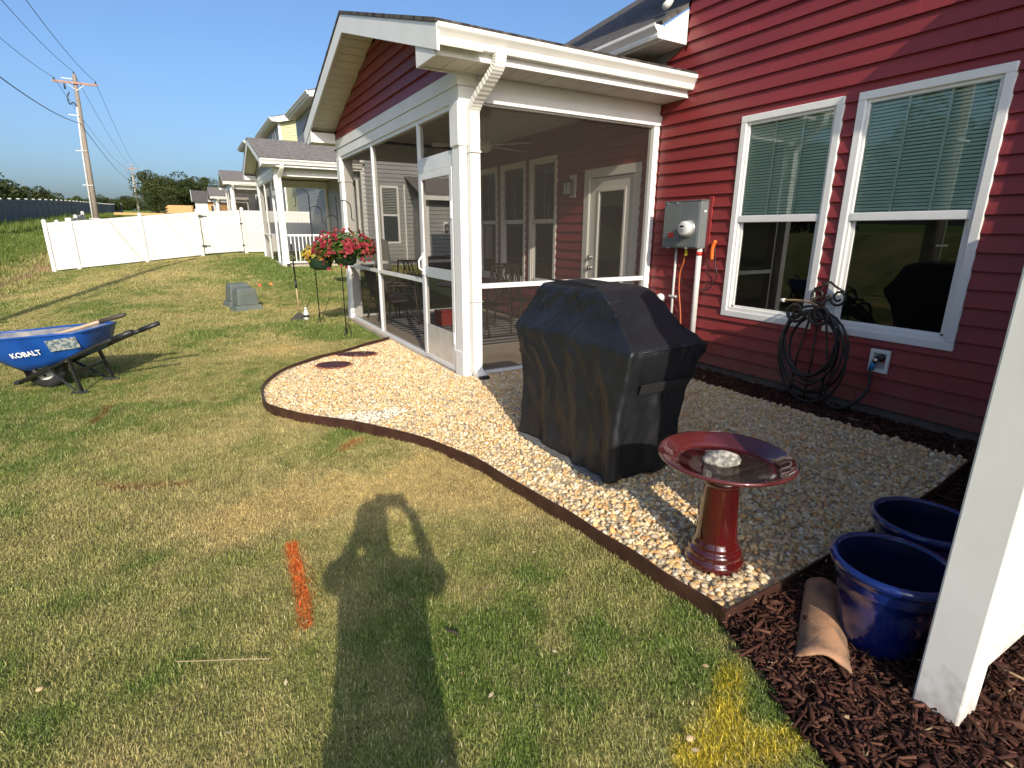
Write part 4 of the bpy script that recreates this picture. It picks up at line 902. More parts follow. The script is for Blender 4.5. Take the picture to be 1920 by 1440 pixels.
tl_ = b_.put('clay_tile', m_clay, None, loc=tuple(ta), sm=True); tag(tl_, 'weathered half round clay roof tile lying on the mulch', 'roof tile')
m_pot = M('cobalt_glaze', (.003,.010,.085), .16, (.006,.022,.14), 5, spec=.55, coat=.6)
m_potin = M('pot_inside', (.006,.012,.05), .35, (.004,.008,.03), 8)
potprof = [(.118,0),(.126,.008),(.140,.09),(.158,.20),(.167,.255),(.171,.258),(.170,.266),(.174,.272),(.173,.280),(.177,.286),(.176,.294),(.182,.305),(.196,.318),(.202,.330),(.201,.342),(.192,.350),(.180,.348),(.174,.338)]
potin = [(.174,.338),(.170,.31),(.166,.28),(.168,.27),(.160,.22),(.140,.10),(.125,.03),(.001,.025)]
def pot(cx, cy, label):
    t = thing('flower_pot', label, 'flower pot', (cx,cy,.01), 'empty blue glazed pots by the fence')
    o = MB().lathe(potprof, 56, (cx,cy,.01)).put('pot_wall', m_pot, t, sm=True)
    b = MB(); b.lathe(potin[::1], 56, (cx,cy,.012)); b.f = b.f[:-2]+[b.f[-1]]; b.put('pot_inside', m_potin, t, sm=True)
    # open top: drop the closing cap of the outer wall
    bm = bmesh.new(); bm.from_mesh(o.data); bm.faces.ensure_lookup_table(); bmesh.ops.delete(bm, geom=[bm.faces[-1]], context='FACES_ONLY'); bm.to_mesh(o.data); bm.free()
    return t
pot(2.055,.775,'large empty cobalt blue pot nearest the clay tile'); pot(2.50,.86,'empty cobalt blue pot behind the other one, partly hidden by white post')

# ------------------------------------------------------------------ white privacy fence at the right
pf = thing('privacy_fence', 'white vinyl privacy fence at the right edge, its end post nearest the camera', 'fence', (1.92,.5,0))
B(1.857,1.985,.440,.567,-.2,2.12).put('post', m_post, pf, bevel=.007)
MB().hexa([(1.845,.428,2.12),(1.997,.428,2.12),(1.997,.579,2.12),(1.845,.579,2.12),(1.90,.48,2.19),(1.94,.48,2.19),(1.94,.52,2.19),(1.90,.52,2.19)]).put('post_cap', m_white, pf)
B(1.985,W-.02,.483,.523,.07,.215).put('rail', m_post, pf, bevel=.005); B(1.985,W-.02,.483,.523,1.95,2.09).put('rail', m_white, pf, bevel=.005)
xx = 1.987
while xx < W-.05:
    x2 = min(xx+.158, W-.025); B(xx+.003,x2,.490,.516,.215,1.95).put('board', m_white, pf, bevel=.003); xx += .16

# ------------------------------------------------------------------ wheelbarrow (local x towards the handles)
wb = thing('wheelbarrow', 'blue steel wheelbarrow with black frame standing on the lawn', 'wheelbarrow', (-1.08,6.57,0), rz=math.atan2(-.40,.917))
m_blue = M('blue_enamel', (.010,.075,.33), .35, (.006,.055,.26), 6, .06, 20, spec=.5); m_trayin = M('scuffed_tray', (.11,.125,.17), .65, (.26,.235,.21), 9, .15, 30, detail=8)
rim = [(-.93,.14,.50),(-.88,.22,.505),(-.66,.30,.515),(-.33,.325,.545),(.16,.315,.585),(.235,.275,.59),(.255,.15,.59)]
flo = [(-.46,.10,.21),(-.44,.14,.205),(-.36,.18,.21),(-.20,.20,.25),(.11,.21,.34),(.16,.18,.35),(.17,.10,.35)]
rimf = rim+[(x_,-y_,z_) for x_, y_, z_ in rim[::-1]]; flof = flo+[(x_,-y_,z_) for x_, y_, z_ in flo[::-1]]; n = len(rimf)
def tray(inset, dz):
    b = MB(); NR = 6
    for i in range(NR+1):
        t = i/NR
        for k in range(n):
            p = Vector(flof[k]).lerp(Vector(rimf[k]), t); c_ = Vector((-.3,0,p.z)); d_ = (p-c_); d_.z = 0
            bul = .018*math.sin(math.pi*t)
            b.v.append(tuple(p+d_.normalized()*(bul-inset)+Vector((0,0,dz*(1-t)))))
    for i in range(NR):
        for k in range(n): j = (k+1) % n; b.f.append((i*n+k,i*n+j,(i+1)*n+j,(i+1)*n+k))
    b.f.append(tuple(range(n))[::-1]); return b
tray(0,0).put('tray', m_blue, wb, world=False, sm=True); tray(.006,.006).put('tray_inside', m_trayin, wb, world=False, sm=True)
MB().tube(rimf+[rimf[0],rimf[1]], .011, 8, False).put('tray_rim', m_blue, wb, world=False, sm=True)
for s in (-1, 1):
    MB().tube([(-.54,s*.06,.07),(-.22,s*.15,.21),(.08,s*.215,.345),(.38,s*.235,.475),(.64,s*.24,.575)], .022, 10).put('handle', m_black, wb, world=False, sm=True)
    MB().tube([(.47,s*.236,.510),(.66,s*.241,.582)], [.025,.023], 12).put('grip', m_rubber, wb, world=False, sm=True)
    MB().bar((.05,s*.225,.34),(.12,s*.25,.02),.045,.012,(1,0,0)).put('leg', m_black, wb, world=False)
    MB().bar((-.17,s*.175,.22),(.06,s*.245,.03),.028,.010,(1,0,0)).put('leg_brace', m_black, wb, world=False)
    MB().box(.03,.17,s*.25-.025,s*.25+.025,.0,.014).put('foot', m_black, wb, world=False)
    MB().bar((-.46,s*.10,.28),(-.44,s*.075,.12),.035,.010,(1,0,0)).put('tray_brace', m_black, wb, world=False)
    for k in range(4): B(.045+.016*k,.058+.016*k,s*.268-.006,s*.268+.006,.31-.078*k,.323-.078*k).put('bolt', m_steel, wb, world=False)
MB().bar((.08,-.25,.20),(.08,.25,.20),.012,.03).put('cross_brace', m_black, wb, world=False)
MB().bar((-.55,-.09,.07),(-.55,.09,.07),.045,.03).put('nose_bar', m_black, wb, world=False)
wh = MB().lathe([(.10,-.045),(.15,-.05),(.178,-.038),(.188,-.015),(.188,.015),(.178,.038),(.15,.05),(.10,.045)], 36); wh.f = wh.f[:-2]; wo_ = wh.put('wheel', m_rubber, wb, world=False, sm=True)
wo_.matrix_local = Matrix.Translation((-.32,0,.188))@Matrix.Rotation(math.pi/2, 4, 'X')
rm_ = MB().lathe([(.03,-.04),(.095,-.036),(.108,-.046),(.108,.046),(.095,.036),(.03,.04)], 28).put('rim', M('pale_rim', (.55,.54,.50), .45), wo_, world=False, sm=True)
for a in range(4): MB().lathe([(.014,-.0415),(.014,.0415)], 10, (.06*math.cos(a*math.pi/2),.06*math.sin(a*math.pi/2),0)).put('rim_hole', m_black, wo_, world=False)
MB().tube([(-.32,-.12,.188),(-.32,.12,.188)], .012, 8).put('axle', m_steel, wb, world=False)
# lettering and sticker on the near side
fc = bpy.data.curves.new('lettering', 'FONT'); fc.body = 'KOBALT'; fc.size = .072; fc.extrude = .001; fc.align_x = 'CENTER'; fc.space_character = 1.0; fc.offset = .0014
ft0 = bpy.data.objects.new('lettering_curve', fc); C.objects.link(ft0); bpy.context.view_layer.update()
fme = bpy.data.meshes.new_from_object(ft0.evaluated_get(bpy.context.evaluated_depsgraph_get())); bpy.data.objects.remove(ft0); bpy.data.curves.remove(fc)
fme.name = 'lettering'; fme.materials.clear(); fme.materials.append(M('white_print', (.85,.85,.85), .5)); ft = link('lettering', fme, wb)
def on_side(xc, t, off, xs=.12):    # frame on the near (-y) tray wall
    def P(x_, t_):
        # interpolate rim and floor polylines on the -y side by parameter along x
        def at(L, q):
            i = min(int(q), len(L)-2); u = q-i; return Vector(L[i]).lerp(Vector(L[i+1]), u)
        nr = [(a, -b, c) for a, b, c in rim]; nf = [(a, -b, c) for a, b, c in flo]
        best = min(np.linspace(1, 5, 200), key=lambda q: abs(at(nf, q).lerp(at(nr, q), t_).x-x_))
        p = at(nf, best).lerp(at(nr, best), t_); d_ = Vector((p.x+.3, p.y, 0)); return p+d_.normalized()*(.018*math.sin(math.pi*t_))
    o = P(xc, t); ux = (P(xc+xs, t)-P(xc-xs, t)).normalized(); uz = (P(xc, min(t+.2,.95))-P(xc, t-.2)); uz = (uz-ux*uz.dot(ux)).normalized(); nn = ux.cross(uz).normalized()
    o = o+nn*off
    return Matrix(((ux.x,uz.x,nn.x,o.x),(ux.y,uz.y,nn.y,o.y),(ux.z,uz.z,nn.z,o.z),(0,0,0,1)))
ft.matrix_local = on_side(-.26, .52, .010)@Matrix.Translation((0,-.03,0))
st = MB().box(-.125,.125,-.06,.055,-.001,.0015).put('sticker', M('sticker_grey', (.34,.35,.33), .4, (.10,.14,.16), 30, detail=6, lo=.45, hi=.55), wb, world=False); st.matrix_local = on_side(.06, .66, .012)
for nm, q, cc_ in (('sticker_print',(-.08,.0,-.04,.0),(.03,.35,.42)),('sticker_print',(-.03,.02,-.01,.045),(.05,.30,.38)),('sticker_print',(.03,.14,-.03,-.018),(.6,.6,.58)),('sticker_print',(.04,.15,.03,.06),(.06,.06,.07))):
    o = MB().box(*q,.0015,.0025).put(nm, M('sticker_ink', cc_, .4), wb, world=False); o.matrix_local = st.matrix_local.copy()
sv = thing('shovel', 'wooden handled shovel lying in the blue wheelbarrow', 'shovel', (-1.08,6.57,0), rz=wb.rotation_euler[2])
MB().tube([(-.58,.0,.40),(-.28,.05,.49),(.10,.11,.60),(.18,.12,.625)], .017, 10).put('shaft', M('ash_wood', (.50,.36,.24), .6, (.40,.27,.17), 14, stretch=(.3,3,3)), sv, world=False, sm=True)
MB().tube([(.18,.12,.625),(.38,.15,.68),(.41,.155,.688)], [.021,.022,.017], 10).put('grip', M('dark_grip', (.06,.045,.035), .6), sv, world=False, sm=True)
MB().hexa([(-.78,-.09,.36),(-.56,-.07,.40),(-.56,.09,.40),(-.78,.07,.36),(-.78,-.09,.364),(-.56,-.07,.404),(-.56,.09,.404),(-.78,.07,.364)]).put('blade', M('rusty_steel', (.16,.12,.09), .6, (.22,.14,.08), 20), sv, world=False)

# ------------------------------------------------------------------ things on the lawn farther off
def pedestal(cx, cy, s, rz, label):
    z = gz(cx, cy); t = thing('utility_pedestal', label, 'utility box', (cx,cy,z), 'green utility boxes on the lawn', rz)
    w, d, h = .30*s, .20*s, .40*s
    MB().hexa([(-w*.85,-d*.9,-.02),(w*.85,-d*.9,-.02),(w*.85,d*.9,-.02),(-w*.85,d*.9,-.02),(-w*.74,-d*.74,.10*s),(w*.74,-d*.74,.10*s),(w*.74,d*.74,.10*s),(-w*.74,d*.74,.10*s)]).put('base', m_plasticgrey, t, world=False, bevel=.008)
    b = MB(); L = [(.10,.66,.66),(.36,.58,.58),(.395,.55,.55),(.415,.46,.44)]
    for z_, a, c_ in L:
        for sx, sy in ((-1,-1),(1,-1),(1,1),(-1,1)): b.v.append((sx*w*a, sy*d*c_, z_*s))
    for i in range(len(L)-1):
        for k in range(4): j = (k+1) % 4; b.f.append((i*4+k,i*4+j,i*4+4+j,i*4+4+k))
    b.f.append((0,1,2,3)[::-1]); b.f.append(tuple(4*(len(L)-1)+k for k in range(4)))
    b.put('hood', m_plasticgrey, t, world=False, bevel=.014)
    B(-w*.5,w*.5,-d*.62,-d*.55,.28*s,.305*s).put('ridge', m_plasticgrey, t, world=False, bevel=.006); return t
pedestal(.78,11.42,1.0,R(18),'grey green plastic utility pedestal on the lawn, the nearer of two'); pedestal(.71,12.0,1.05,R(18),'grey green plastic utility pedestal just behind the nearer one')
for lx, ly, lab in ((1.24,13.7,'small red marker flag on the lawn, left of the pair'),(1.49,13.8,'small orange marker flag on the lawn, right of the pair')):
    z = gz(lx, ly); t = thing('marker_flag', lab, 'flag', (lx,ly,z), 'utility marker flags'); MB().tube([(lx,ly,z),(lx,ly,z+.19)], .003, 6).put('wire', m_steel, t); B(lx,lx+.06,ly-.002,ly+.002,z+.12,z+.18).put('flag', M('flag_cloth', (.70,.10,.04) if lx < 1.3 else (.72,.22,.05), .6), t)

# flower baskets on shepherd's hooks
def hook(cx, cy, h, label, sides, feet=True):
    z = gz(cx, cy); t = thing('shepherds_hook', label, 'plant hook', (cx,cy,z), 'black plant hooks by the porch')
    MB().tube([(cx,cy,z-.1),(cx,cy,z+h)], .008, 8).put('pole', m_black, t, sm=True)
    for s, hh, r_ in sides:
        P = [(cx, cy, z+hh-.02)]+[(cx+s*(r_-r_*math.cos(a)), cy, z+hh+r_*math.sin(a)) for a in np.linspace(0, math.pi, 12)]+[(cx+s*2*r_,cy,z+hh-.14),(cx+s*(2*r_+.03),cy,z+hh-.17)]
        MB().tube(P, .007, 8).put('crook', m_black, t, sm=True)
    if feet:
        MB().tube([(cx-.06,cy-.10,z+.0),(cx-.03,cy-.05,z+.12),(cx,cy,z+.16)], .006, 6).put('step_prong', m_black, t, sm=True)
        MB().tube([(cx+.08,cy+.02,z+.0),(cx+.05,cy,z+.16),(cx,cy,z+.18)], .006, 6).put('step_prong', m_black, t, sm=True)
    return t
hook(1.83,8.0,1.95,"tall black plant hook holding the red flowers",[(1,1.80,.10),(-1,1.62,.08)]); hook(1.73,9.40,2.05,'tall black plant hook left of the red flower basket',[(-1,2.02,.10),(1,1.78,.09)])
def basket(cx, cy, cz, r_, n_, cols, label, name, leafn, flat=.55, droop=.25, seed=1):
    t = thing(name, label, 'flower basket', (cx,cy,cz)); rr = np.random.default_rng(seed)
    MB().lathe([(.10,-.16),(.145,-.12),(.17,-.02),(.175,.0),(.165,0),(.10,-.02)], 24, (cx,cy,cz)).put('pot', M('green_pot', (.012,.035,.016), .5), t, sm=True)
    MB().tube([(cx,cy,cz-.16),(cx,cy,cz-.155)], .05, 12).put('ring', m_black, t)
    def dirs(k): 
        d = rr.normal(size=(k,3)); d[:,2] = np.abs(d[:,2])*flat*1.4-droop*rr.random(k); d /= np.linalg.norm(d, axis=1)[:,None]; return d
    # leaves
    d = dirs(leafn); rad = r_*rr.uniform(.45, .98, leafn); c_ = np.stack([d[:,0]*rad, d[:,1]*rad*.8, d[:,2]*rad*.75+.04], 1)
    def quads(c_, size, tilt):
        k = len(c_); a = rr.normal(size=(k,3)); a /= np.linalg.norm(a, axis=1)[:,None]; b = np.cross(a, rr.normal(size=(k,3))); b /= np.linalg.norm(b, axis=1)[:,None]
        s = size*rr.uniform(.6, 1.3, (k,1)); v = np.stack([c_-a*s, c_+b*s*.5, c_+a*s, c_-b*s*.5], 1).reshape(-1,3); return v, np.arange(4*k).reshape(k,4)
    v, f = quads(c_, .028, 0); kc = np.repeat(np.array([.07,.12,.02])*rr.uniform(.5, 1.6, (leafn,1)), 4, 0)
    o = link('foliage', np_mesh('foliage', v, f, kc, m_leaf), t); o['kind'] = 'stuff'
    # funnel flowers: five petals round a pale throat
    d = dirs(n_); rad = r_*rr.uniform(.85, 1.05, n_); c_ = np.stack([d[:,0]*rad, d[:,1]*rad*.8, d[:,2]*rad*.75+.05], 1)
    V = []; F = []; K = []; o_ = 0
    for i in range(n_):
        nn = Vector(d[i])+Vector((0,-.5,.3)); nn.normalize(); a = nn.orthogonal().normalized(); b = nn.cross(a); R_ = .026*rr.uniform(.75, 1.2); c0 = np.array(cols[rr.integers(0, len(cols))])*rr.uniform(.75, 1.2)
        V.append(c_[i]-np.array(nn)*.012); K.append(c0*.35); 
        for k in range(10):
            th = 2*math.pi*k/10; q = R_*(1 if k % 2 else .82); V.append(c_[i]+np.array(a*math.cos(th)+b*math.sin(th))*q); K.append(c0*(1 if k % 2 else .85))
        for k in range(10): F.append((o_, o_+1+k, o_+1+(k+1) % 10))
        o_ += 11
    o = link('flowers', np_mesh('flowers', np.array(V), np.array(F), np.clip(np.array(K),0,1), m_petal), t); o['kind'] = 'stuff'
    return t
m_leaf = M('leaves', (.06,.1,.02), .6, vcol=True, spec=.3, trans=.3); m_petal = M('petals', (.6,.1,.1), .6, vcol=True, spec=.2, trans=.25)
basket(1.90,8.0,1.18,.43,420,[(.40,.035,.06),(.50,.07,.09),(.30,.02,.04),(.48,.10,.10),(.36,.03,.05)],'basket overflowing with red and pink petunias on a black hook','petunia_basket',3200,.38,.35,seed=3)
basket(1.58,8.15,1.12,.24,130,[(.60,.46,.05),(.50,.42,.08),(.55,.30,.05)],'small basket of yellow green flowers left of the red petunias','yellow_flower_basket',700,.5,.8,seed=5)
# long handled tool and bottle
tt = thing('garden_tool', 'long handled garden tool with splayed black head standing on the lawn', 'garden tool', (1.49,9.9,gz(1.49,9.9)))
MB().tube([(1.49,9.9,.10),(1.475,9.86,.62)], .013, 8).put('shaft', M('tan_shaft', (.42,.30,.16), .5), tt, sm=True); MB().tube([(1.475,9.86,.62),(1.46,9.82,1.28)], .013, 8).put('shaft', m_black, tt, sm=True)
MB().tube([(1.477,9.865,.55),(1.473,9.855,.68)], .018, 8).put('collar', m_black, tt, sm=True)
MB().hexa([(1.30,9.80,.0),(1.60,9.86,.0),(1.62,9.98,.0),(1.32,9.92,.0),(1.465,9.88,.13),(1.51,9.885,.13),(1.51,9.91,.13),(1.465,9.905,.13)]).put('head', M('dark_bristle', (.03,.028,.025), .8, (.06,.055,.05), 40, .4, 90), tt)
bo = thing('plastic_bottle', 'clear plastic bottle standing on the lawn beside the garden tool', 'bottle', (1.585,9.82,0)); m_clear = M('cloudy_plastic', (.62,.64,.62), .2, spec=.6); 
MB().lathe([(.035,0),(.045,.01),(.046,.10),(.04,.14),(.018,.175),(.018,.19)], 18, (1.585,9.82,.005)).put('body', m_clear, bo, sm=True); MB().lathe([(.022,.19),(.022,.215),(.0,.216)], 14, (1.585,9.82,.005)).put('cap', m_white, bo, sm=True); MB().lathe([(.0465,.05),(.0465,.09)], 18, (1.585,9.82,.005)).put('label', m_black, bo, sm=True)
# litter in the grass
snake([(-.24,1.95,.028),(-.12,1.88,.034),(-.03,1.84,.03),(.05,1.80,.026)], .0018, 'twig', 'thin pale dry twig lying across the lawn', 'twig', M('straw_twig', (.34,.26,.15), .8))
snake([(.66,1.62,.022),(.675,1.60,.024),(.69,1.585,.02)], .005, 'bark_piece', 'small dark bark piece on the grass by the shadow', 'bark', M('dark_bark', (.04,.025,.018), .8))
for (lx, ly, s, lab) in ((-.63,2.04,.012,'small white pebble lost in the lawn at lower left'),(1.11,.83,.013,'tan pebble in the yellow sprayed grass')):
    o = link('stray_pebble', shapes[3]); o.location = (lx,ly,.026); o.scale = (s,s*.8,s*.5); o.material_slots[0].link = 'OBJECT'; o.material_slots[0].material = m_peb1[5]; tag(o, lab, 'pebble')

# ------------------------------------------------------------------ inside the porch
def fan():
    cx, cy, cz = 3.50, 6.75, 2.56; t = thing('ceiling_fan', 'white ceiling fan under the porch ceiling', 'ceiling fan', (cx,cy,cz))
    MB().tube([(cx,cy,cz),(cx,cy,2.93)], .015, 8).put('rod', m_trim, t); MB().lathe([(.03,.08),(.10,.06),(.11,.0),(.08,-.05),(.04,-.07)], 24, (cx,cy,cz)).put('motor', m_trim, t, sm=True)
    for k in range(5):
        a = 2*math.pi*k/5+.25; c_, s_ = math.cos(a), math.sin(a)
        def P(r_, w, z_): return (cx+c_*r_-s_*w, cy+s_*r_+c_*w, cz+z_)
        MB().hexa([P(.16,-.05,.0),P(.68,-.07,-.012),P(.68,.07,.012),P(.16,.05,.01),P(.16,-.05,.008),P(.68,-.07,-.004),P(.68,.07,.02),P(.16,.05,.018)]).put('blade', m_trim, t, bevel=.003)
fan()
m_rug1 = M('rug_dark', (.045,.045,.05), .95, (.06,.06,.065), 30); m_rug2 = M('rug_light', (.36,.345,.32), .95, (.30,.29,.27), 30)
rg = thing('rug', 'striped dark and pale outdoor rug on the porch floor', 'rug', (3.6,7.6,.04)); B(2.62,4.62,6.22,9.22,.041,.047).put('rug_base', m_rug2, rg)
yy = 6.22
while yy < 9.2: B(2.622,4.618,yy,yy+.085,.047,.0485).put('stripe', m_rug1, rg); yy += .19
def twig_chair(cx, cy, rz, label):
    t = thing('patio_chair', label, 'chair', (cx,cy,.05), 'dark metal patio chairs', rz); r_ = random.Random(int(cx*100))
    for sx in (-1,1):
        MB().tube([(sx*.25,-.24,0),(sx*.25,-.23,.42),(sx*.26,-.22,.62),(sx*.26,.10,.64)], .014, 6).put('leg', m_iron, t, world=False); MB().tube([(sx*.24,.26,0),(sx*.24,.22,.42),(sx*.24,.32,.98)], .014, 6).put('leg', m_iron, t, world=False)
    s = MB()
    for k in range(9): s.bar((-.25,-.24+.055*k,.42),(.25,-.22+.055*k,.42),.018,.012)
    for k in range(4): s.bar((-.2+.13*k,-.25,.43),(-.25+.15*k,.23,.43),.014,.012)
    s.put('seat', m_iron, t, world=False)
    b = MB(); b.bar((-.25,.32,.97),(.25,.32,.97),.026,.03); b.bar((-.25,.24,.52),(.25,.24,.52),.02,.02)
    for k in range(11): x0, x1 = r_.uniform(-.24,.24), r_.uniform(-.24,.24); b.bar((x0,.245,.52),(x1,.315,.96),.014,.012)
    b.put('backrest', m_iron, t, world=False); return t
twig_chair(3.62,6.95,R(200),'dark metal lattice chair nearest the porch screen'); twig_chair(4.35,7.35,R(115),'dark metal lattice chair by the porch windows'); twig_chair(3.0,8.55,R(-35),'dark metal lattice chair at the far end of the porch')
tb_ = thing('patio_table', 'round dark metal table between the porch chairs', 'table', (3.62,7.7,.05)); 
MB().lathe([(.42,.69),(.45,.70),(.45,.715),(.0,.716)], 32, (3.62,7.7,.0)).put('top', m_iron, tb_, sm=False)
for k in range(4): a = k*math.pi/2+.4; MB().tube([(3.62+.3*math.cos(a),7.7+.3*math.sin(a),.05),(3.62+.12*math.cos(a),7.7+.12*math.sin(a),.4),(3.62+.3*math.cos(a),7.7+.3*math.sin(a),.69)], .014, 6).put('leg', m_iron, tb_, sm=True)
def fold_chair(cx, cy, rz, label):
    t = thing('sling_chair', label, 'chair', (cx,cy,.05), 'brown sling chairs', rz); mbr = M('brown_tube', (.09,.07,.055), .5); ms = M('brown_sling', (.075,.06,.045), .8)
    for sx in (-.24,.24): MB().tube([(sx,-.25,0),(sx,-.22,.40),(sx,-.2,.60),(sx,.0,.63),(sx,.2,.62)], .013, 8).put('arm', mbr, t, world=False, sm=True); MB().tube([(sx,.28,0),(sx,.2,.42),(sx,.32,.92)], .013, 8).put('leg', mbr, t, world=False, sm=True)
    MB().hexa([(-.23,-.24,.40),(.23,-.24,.40),(.23,.2,.36),(-.23,.2,.36),(-.23,-.24,.41),(.23,-.24,.41),(.23,.2,.37),(-.23,.2,.37)]).put('seat', ms, t, world=False); MB().hexa([(-.23,.2,.38),(.23,.2,.38),(.23,.31,.9),(-.23,.31,.9),(-.23,.21,.38),(.23,.21,.38),(.23,.32,.9),(-.23,.32,.9)]).put('backrest', ms, t, world=False)
fold_chair(2.80,9.05,R(95),'brown sling chair behind the first porch screen bay'); fold_chair(2.82,8.45,R(80),'brown sling chair behind the middle porch screen bay')
rb = thing('red_toy_box', 'low red plastic box on the porch rug', 'box', (3.42,8.0,.05)); 
m_redplast = M('dull_red_plastic', (.26,.03,.022), .55)
for q in ((3.28,3.56,7.86,7.88,.05,.26),(3.28,3.56,8.12,8.14,.05,.26),(3.28,3.30,7.88,8.12,.05,.26),(3.54,3.56,7.88,8.12,.05,.26)): B(*q).put('side', m_redplast, rb, bevel=.004)
B(3.30,3.54,7.88,8.12,.06,.075).put('bottom', m_redplast, rb); B(3.26,3.58,7.90,8.10,.26,.285).put('lid', m_redplast, rb, bevel=.006)
def lantern(cx, cy, cz, label, face='x'):
    t = thing('wall_lantern', label, 'wall lamp', (cx,cy,cz)); s = .0
    def q(a, b, c_, d, e, f_): return B(cx-b, cx-a, cy+c_, cy+d, cz+e, cz+f_) if face == 'x' else B(cx+c_, cx+d, cy-b, cy-a, cz+e, cz+f_)
    q(0,.02,-.07,.07,-.14,.16).put('back_plate', m_trim, t, bevel=.004); q(.02,.10,-.012,.012,.08,.10).put('arm', m_black, t); q(.05,.17,-.06,.06,.06,.075).put('cap', m_black, t); q(.05,.17,-.06,.06,-.11,-.10).put('base', m_black, t)
    for a in (.052,.16):
        for b in (-.058,.05): q(a,a+.008,b,b+.008,-.10,.06).put('bar', m_black, t)
    q(.062,.158,-.048,.048,-.10,.06).put('glass', sheer('lamp_glass', (.85,.85,.83), (.5,.5,.5), .15, 1.2), t)
lantern(WX,6.52,2.10,'black lantern on the red wall between porch door and windows')
# ------------------------------------------------------------------ neighbours
def lap_y(X0, X1, Y, z0, z1, co=.127, holes=()):
    """lap siding facing -y as one mesh"""
    b = MB(); k = 0
    while z0+k*co < z1-.01:
        a = z0+k*co; c_ = min(a+co, z1); k += 1; s = X0; zm = (a+c_)/2
        for q in sorted([q for q in holes if q[2] < zm < q[3]])+[(X1,X1,0,0)]:
            if q[0]-s > .01: b.hexa([(s,Y-.03,a),(q[0],Y-.03,a),(q[0],Y,a),(s,Y,a),(s,Y-.004,c_),(q[0],Y-.004,c_),(q[0],Y,c_),(s,Y,c_)])
            s = q[1]
    return b
def lap_x(X, Y0, Y1, z0, z1, co=.127):
    b = MB(); k = 0
    while z0+k*co < z1-.01:
        a = z0+k*co; c_ = min(a+co, z1); k += 1
        b.hexa([(X-.016,Y0,a),(X,Y0,a),(X,Y1,a),(X-.016,Y1,a),(X-.004,Y0,c_),(X,Y0,c_),(X,Y1,c_),(X-.004,Y1,c_)])
    return b
def fwin(parent, axis, a0, a1, z0, z1, P, slats=True):
    """small double-hung window; axis 'y' = faces -y at y=P spanning x, axis 'x' = faces -x spanning y"""
    def q(u0, u1, d0, d1, za, zb): return B(u0,u1,P-d1,P-d0,za,zb) if axis == 'y' else B(P-d1,P-d0,u0,u1,za,zb)
    t = .06; b = MB()
    for u0, u1, za, zb in ((a0,a1,z1-t,z1),(a0,a1,z0,z0+t),(a0,a0+t,z0+t,z1-t),(a1-t,a1,z0+t,z1-t),(a0+t,a1-t,(z0+z1)/2-.03,(z0+z1)/2+.03)):
        p = q(u0,u1,-.02,.03,za,zb); n0 = len(b.v); b.v += p.v; b.f += [tuple(i+n0 for i in f_) for f_ in p.f]
    o = b.put('window', m_white, parent)
    q(a0+t,a1-t,-.015,-.005,z0+t,z1-t).put('pane', M('far_pane', (.05,.06,.065), .06, spec=.6), o)
    if slats:
        s = MB(); z = (z0+z1)/2+.06
        while z < z1-t-.02: p = q(a0+t,a1-t,-.005,.004,z,z+.018); n0 = len(s.v); s.v += p.v; s.f += [tuple(i+n0 for i in f_) for f_ in p.f]; z += .05
        s.put('blind_slats', M('far_blind', (.42,.43,.38), .6), o)
    return o
def upper(parent, y0, y1, zb, zt, m, xw=4.95, ex=4.60, winy=None, gable=False):
    """upper storey block with eave and gutter along y"""
    lap_x(xw, y0, y1, zb, zt).put('siding', m_gray if m is not m_gray else m, parent); lap_y(xw, 9.0, y0, zb, zt+.02).put('siding', m, parent); MB().prism([(xw,zt+.02),(9.0,zt+.02),(9.0,zt+1.05),(xw,zt+.10)], 'y', y0-.002, y0).put('gable_siding', m, parent)
    B(xw+.002,9.0,y0+.002,y1,zb,zt).put('wall_core', m_core, parent)
    B(xw-.03,xw+.10,y0-.03,y0+.0,zb,zt).put('corner_trim', m_trim, parent)
    B(ex,ex+.03,y0-.3,y1,zt-.04,zt+.14).put('fascia', m_trim, parent); kgutter('y', y0-.3, y1, ex, zt+.16, -1).put('gutter', m_gutter, parent)
    B(ex+.03,xw,y0-.3,y1,zt-.04,zt-.02).put('soffit', m_soffit, parent)
    MB().prism([(ex,zt-.04),(xw+.05,zt-.04),(xw+4,zt+.95),(xw+4,zt+1.2),(ex,zt+.14)], 'y', y0-.33, y0-.30).put('rake_board', m_trim, parent)
    slab('roof', [(ex-.04,y0-.34,zt+.17),(ex-.04,y1,zt+.17),(9.2,y1,zt+.17+.26*(9.2-ex)),(9.2,y0-.34,zt+.17+.26*(9.2-ex))], .03, m_roofg, parent)
    if winy:
        for a, b in winy: fwin(parent, 'x', a, b, zt-1.75, zt-.35, xw-.015, False)
n1 = thing('grey_house', 'grey sided house next door with pale blinds in its window', 'house', (5,18,.4))
lap_y(4.97, 9.5, 18.0, .35, 5.2, holes=[(5.55,6.10,1.12,2.86)]).put('siding', m_gray, n1); B(4.98,9.5,18.002,30,.0,5.0).put('wall_core', m_core, n1)
lap_x(4.97, 18.0, 30, .35, 3.9).put('siding', m_gray, n1); B(4.94,5.06,17.975,18.06,.35,4.6).put('corner_trim', m_trim, n1)
fwin(n1, 'y', 5.52, 6.13, 1.09, 2.89, 17.99)
slab('roof', [(4.55,17.7,4.05),(4.55,30,4.05),(9.5,30,6.9),(9.5,17.7,6.9)], .03, m_roofg, n1); B(4.6,4.63,17.7,30,3.87,4.02).put('fascia', m_trim, n1)
upper(n1, 23.3, 28.2, 3.9, 6.35, m_gray, winy=[(24.3,25.4)])
